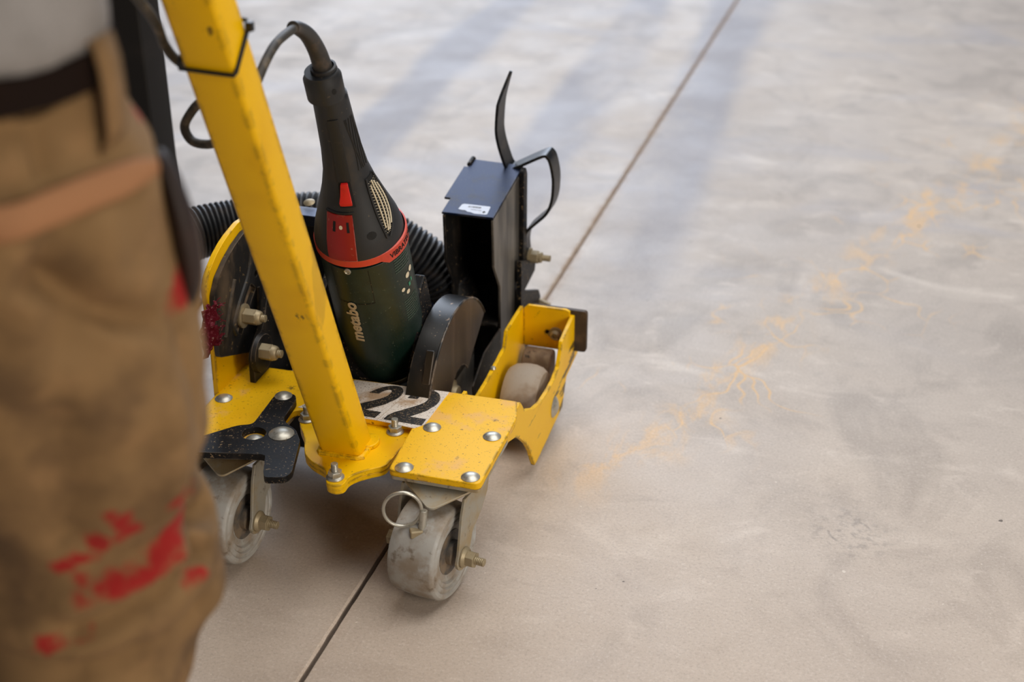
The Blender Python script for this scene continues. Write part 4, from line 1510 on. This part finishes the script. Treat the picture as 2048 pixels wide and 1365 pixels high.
CREASE = VL((-0.0052, -0.6843, 0.4779), (0.0153, -0.6661, 0.4834), (0.0272, -0.6461, 0.4859), (0.0371, -0.6254, 0.4857), (0.0412, -0.5992, 0.4894), (0.0545, -0.6069, 0.5191), (0.0336, -0.5645, 0.5036))
PSEAM = VL((-.02, -.745, .752), (0.0212, -0.7305, 0.7517), (0.03, -0.7084, 0.7393), (0.037, -0.6882, 0.7209), (0.0505, -0.6761, 0.7052), (0.0611, -0.6567, 0.6918), (0.0648, -0.635, 0.6805))
RIDGES = [
    (CREASE, .0110, -.0130), ([p + Vector((.0, 0, .020)) for p in CREASE[:5]], .012, .007), ([p + Vector((0, 0, -.014)) for p in CREASE], .008, .005),
    (VL((-0.0228, -0.6823, 0.4258), (-0.0067, -0.6713, 0.4453), (0.0177, -0.6586, 0.4497), (0.0294, -0.6381, 0.4473), (0.0362, -0.6149, 0.4442), (0.0393, -0.6051, 0.4464)), .010, -.0110),
    (PSEAM, .0045, .0045), ([p + Vector((0, 0, .016)) for p in PSEAM[2:]], .011, -.0130),
    (VL((.0415, -.7054, .7700), (.0417, -.7003, .7400), (.0403, -.7021, .7150)), .014, -.007), (VL((.0456, -.6720, .776), (.0453, -.6720, .7539), (.045, -.672, .735)), .012, .006),
    (VL((.0223, -.6798, .842), (.0319, -.6878, .825), (.0341, -.6878, .8127)), .009, -.007), (VL((.0281, -.7042, .8406), (.0306, -.7127, .8209), (.0325, -.7147, .8023)), .009, -.007),
    (VL((.056, -.615, .70), (.0561, -.612, .655), (.0528, -.608, .6022), (.040, -.600, .5416)), .006, -.006), (VL((.048, -.640, .66), (.050, -.638, .62), (.046, -.640, .56)), .014, .007),
    (VL((.02, -.70, .66), (.022, -.70, .60), (.015, -.70, .56)), .018, -.008), (VL((.030, -.57, .56), (.040, -.585, .53), (.044, -.60, .49)), .006, -.008)]


def seg_dist(p, a_, b_):
    ab = b_ - a_
    u = max(0, min(1, (p - a_).dot(ab) / ab.length_squared))
    return (p - (a_ + ab * u)).length


def wrinkle(me):
    co = [v.co.copy() for v in me.vertices]
    no = [v.normal.copy() for v in me.vertices]
    out = []
    for p, n_ in zip(co, no):
        h = .008 * mnoise.noise(Vector((p.x * 9, p.y * 9, p.z * 5)))
        h += .005 * mnoise.noise(Vector((p.x * 20 + p.z * 14, p.y * 20, p.z * 26)))
        if p.z > .66:
            h += .0015 * math.sin(p.x * 60 + p.y * 80) * min(1, (p.z - .66) / .06)
        for pl, w, hh in RIDGES:
            d = min(seg_dist(p, a_, b_) for a_, b_ in zip(pl, pl[1:]))
            if d < w * 2.5:
                h += 1.6 * hh * math.exp(-(d / w) ** 2)
        out.extend(p + n_ * h)
    me.vertices.foreach_set('co', out)
    me.update()


#RIDGE_DATA
wrinkle(tro_me)
M['canvas'] = canvas_mat()
tro = obj('trousers', tro_me, M['canvas'], man, smooth=0)
for p in tro_me.polygons:
    p.use_smooth = True
# belt, belt loops, shirt
def band(z0, z1, cx, cy, rx, ry, th, n=64):
    bm = bmesh.new()
    rows = []
    for (r_, z_) in ((0, z0), (th, z0), (th, z1), (0, z1)):
        rows.append([bm.verts.new((cx + (rx + r_) * math.cos(2 * math.pi * k / n), cy + (ry + r_) * math.sin(2 * math.pi * k / n), z_)) for k in range(n)])
    for i in range(4):
        for k in range(n):
            bm.faces.new((rows[i][k], rows[i][(k + 1) % n], rows[(i + 1) % 4][(k + 1) % n], rows[(i + 1) % 4][k]))
    return bm


obj('belt', band(.849, .869, -.13, -.650, .170, .124, .006), M['belt'], man)
for a in (-62, 5, 60, 120, 178, 240):
    ca, sa = math.cos(R(a)), math.sin(R(a))
    bm = bmesh.new()
    pts = [Vector((-.13 + (.172 + o_) * ca, -.650 + (.126 + o_) * sa, z_)) for o_, z_ in ((.000, .876), (.008, .877), (.0110, .862), (.0115, .842), (.0105, .822), (.002, .806))]
    t_ = Vector((-sa, ca, 0)) * .0125
    rows = [[bm.verts.new(p + t_), bm.verts.new(p - t_)] for p in pts]
    for a_, b_ in zip(rows, rows[1:]):
        bm.faces.new((a_[0], a_[1], b_[1], b_[0]))
    lp = obj('belt_loop', bm, M['canvas'], tro)
    so = lp.modifiers.new('solid', 'SOLIDIFY')
    so.thickness = .0022
bm = bmesh.new()
chain(bm, [(-.13, -.650, .866, .174, .128), (-.13, -.650, .880, .178, .130), (-.13, -.645, .92, .172, .126), (-.13, -.632, 1.03, .168, .124), (-.13, -.614, 1.15, .182, .128), (-.13, -.600, 1.235, .186, .116), (-.13, -.592, 1.29, .140, .090), (-.13, -.588, 1.32, .072, .068)], 32)
for sh, el, wr in ARMS:
    q = sh.lerp(el, .78)
    chain(bm, [(*(sh + Vector((0, 0, .012))), .058, .060), (*sh.lerp(el, .3), .060, .060), (*q, .056, .056)], 20)
sh_me = fuse(bm, .008, 4, 'shirt')
sn = [(v.co.copy(), v.normal.copy()) for v in sh_me.vertices]
for v, (p, n_) in zip(sh_me.vertices, sn):
    v.co = p + n_ * (.006 * mnoise.noise(Vector((p.x * 12, p.y * 12, p.z * 9))) + .003 * mnoise.noise(Vector((p.x * 30, p.y * 30, p.z * 12))))
shirt = obj('shirt', sh_me, M['shirt'], man, smooth=0)
for p in sh_me.polygons:
    p.use_smooth = True
for lg in (LEGR, LEGL):
    f = lg[-1]
    bm = bmesh.new()
    chain(bm, [(f[0], f[1] - .004, .160, .056, .060), (f[0], f[1], .100, .054, .062), (f[0], f[1] + .022, .070, .052, .088), (f[0], f[1] + .048, .045, .053, .122), (f[0], f[1] + .055, .020, .055, .136), (f[0], f[1] + .055, .0, .054, .134)], 28, flat=True)
    chain(bm, [(f[0], f[1] + .055, .024, .058, .140), (f[0], f[1] + .055, .0, .058, .140)], 28, flat=True)
    me = fuse(bm, .006, 3, 'boot')
    mz = min(v.co.z for v in me.vertices)
    for v in me.vertices:
        v.co.z = max(v.co.z - mz, 0) if v.co.z - mz > .004 else 0
    obj('boot', me, M['boot'], man, smooth=0)
bm = bmesh.new()
chain(bm, [(HC.x, HC.y - .030, HC.z - .062, .058, .060), (HC.x, HC.y - .022, HC.z - .02, .076, .086), (HC.x, HC.y - .018, HC.z + .02, .081, .096), (HC.x, HC.y - .012, HC.z + .062, .077, .100), (HC.x, HC.y - .010, HC.z + .096, .058, .078), (HC.x, HC.y - .010, HC.z + .117, .02, .03)], 24)
hm = fuse(bm, .006, 3, 'hair')
obj('hair', hm, M['hair'], man, smooth=0)
for s in (-1, 1):
    obj('eye', lathe([(0, -.011), (.0078, -.0078), (.011, 0), (.0078, .0078), (0, .011)], 16), M['eye'], man, at(HC + Vector((s * .030, .080, .004)), (0, 1, 0)))
    obj('eyebrow', tube([HC + Vector((s * .016, .094, .022)), HC + Vector((s * .030, .090, .027)), HC + Vector((s * .044, .078, .023))], .0034, 8), M['hair'], man)

# beige hammer strap across the hip, gaping side pocket with its lip
M['strap'] = mat('beige_webbing', '9A6C48', .85, 0, [(30, 4, .45, .7, '8A5E3C', .6)], bump=(500, .3, .0006))
st_t = spline([(-.02, -.745, .806), (.0230, -.7180, .8060), (.0365, -.6950, .8080), (.0460, -.6630, .8080), (.0545, -.6330, .8060), (.0590, -.615, .800)], 5)
st_b = spline([(-.02, -.750, .782), (.0255, -.7260, .7850), (.0405, -.7050, .7870), (.0510, -.6760, .7880), (.0600, -.6490, .7890), (.0620, -.620, .790)], 5)
bm = bmesh.new()
rows = []
for a_, b_ in zip(st_t, st_b):
    o_ = Vector((.0045, -.0035, 0))
    rows.append([bm.verts.new(a_ + o_), bm.verts.new((a_ + b_) / 2 + o_ * 1.5), bm.verts.new(b_ + o_)])
for a_, b_ in zip(rows, rows[1:]):
    for k in range(2):
        bm.faces.new((a_[k], a_[k + 1], b_[k + 1], b_[k]))
sp_ = obj('hammer_strap', bm, M['strap'], tro)
so = sp_.modifiers.new('solid', 'SOLIDIFY')
so.thickness = .004
so = sp_.modifiers.new('sub', 'SUBSURF')
so.levels = so.render_levels = 1
bm = bmesh.new()
rt_ = Vector((.824, .567, 0))
nn_ = Vector((-.567, .824, 0))
pts = [(Vector((.0455, -.5800, .790)), .004, .010), (Vector((.0500, -.5800, .775)), .0075, .016), (Vector((.0540, -.5800, .750)), .0110, .020), (Vector((.0565, -.5795, .722)), .0120, .020), (Vector((.0565, -.5805, .700)), .0100, .017), (Vector((.0545, -.583, .684)), .006, .010)]
rings = []
for c_, a_, b_ in pts:
    rings.append([bm.verts.new(c_ - rt_ * .004 + rt_ * .9 * a_ * math.cos(2 * math.pi * k / 20) + nn_ * b_ * math.sin(2 * math.pi * k / 20)) for k in range(20)])
for a_, b_ in zip(rings, rings[1:]):
    for k in range(20):
        bm.faces.new((a_[k], a_[(k + 1) % 20], b_[(k + 1) % 20], b_[k]))
bm.faces.new(rings[0])
bm.faces.new(rings[-1])
pk = obj('leather_pouch', bm, M['pouch'], man, smooth=60)
so = pk.modifiers.new('sub', 'SUBSURF')
so.levels = so.render_levels = 2
lip = [p - rt_ * .0165 for p in spline([(.0480, -.5690, .785), (.0560, -.5640, .765), (.0620, -.5615, .735), (.0640, -.5630, .700), (.0620, -.5700, .668), (.0590, -.578, .645)], 6)]
obj('pocket_lip', tube(lip, lambda i: .0030 + .0045 * math.sin(math.pi * i / 30), 12), M['canvas'], tro)
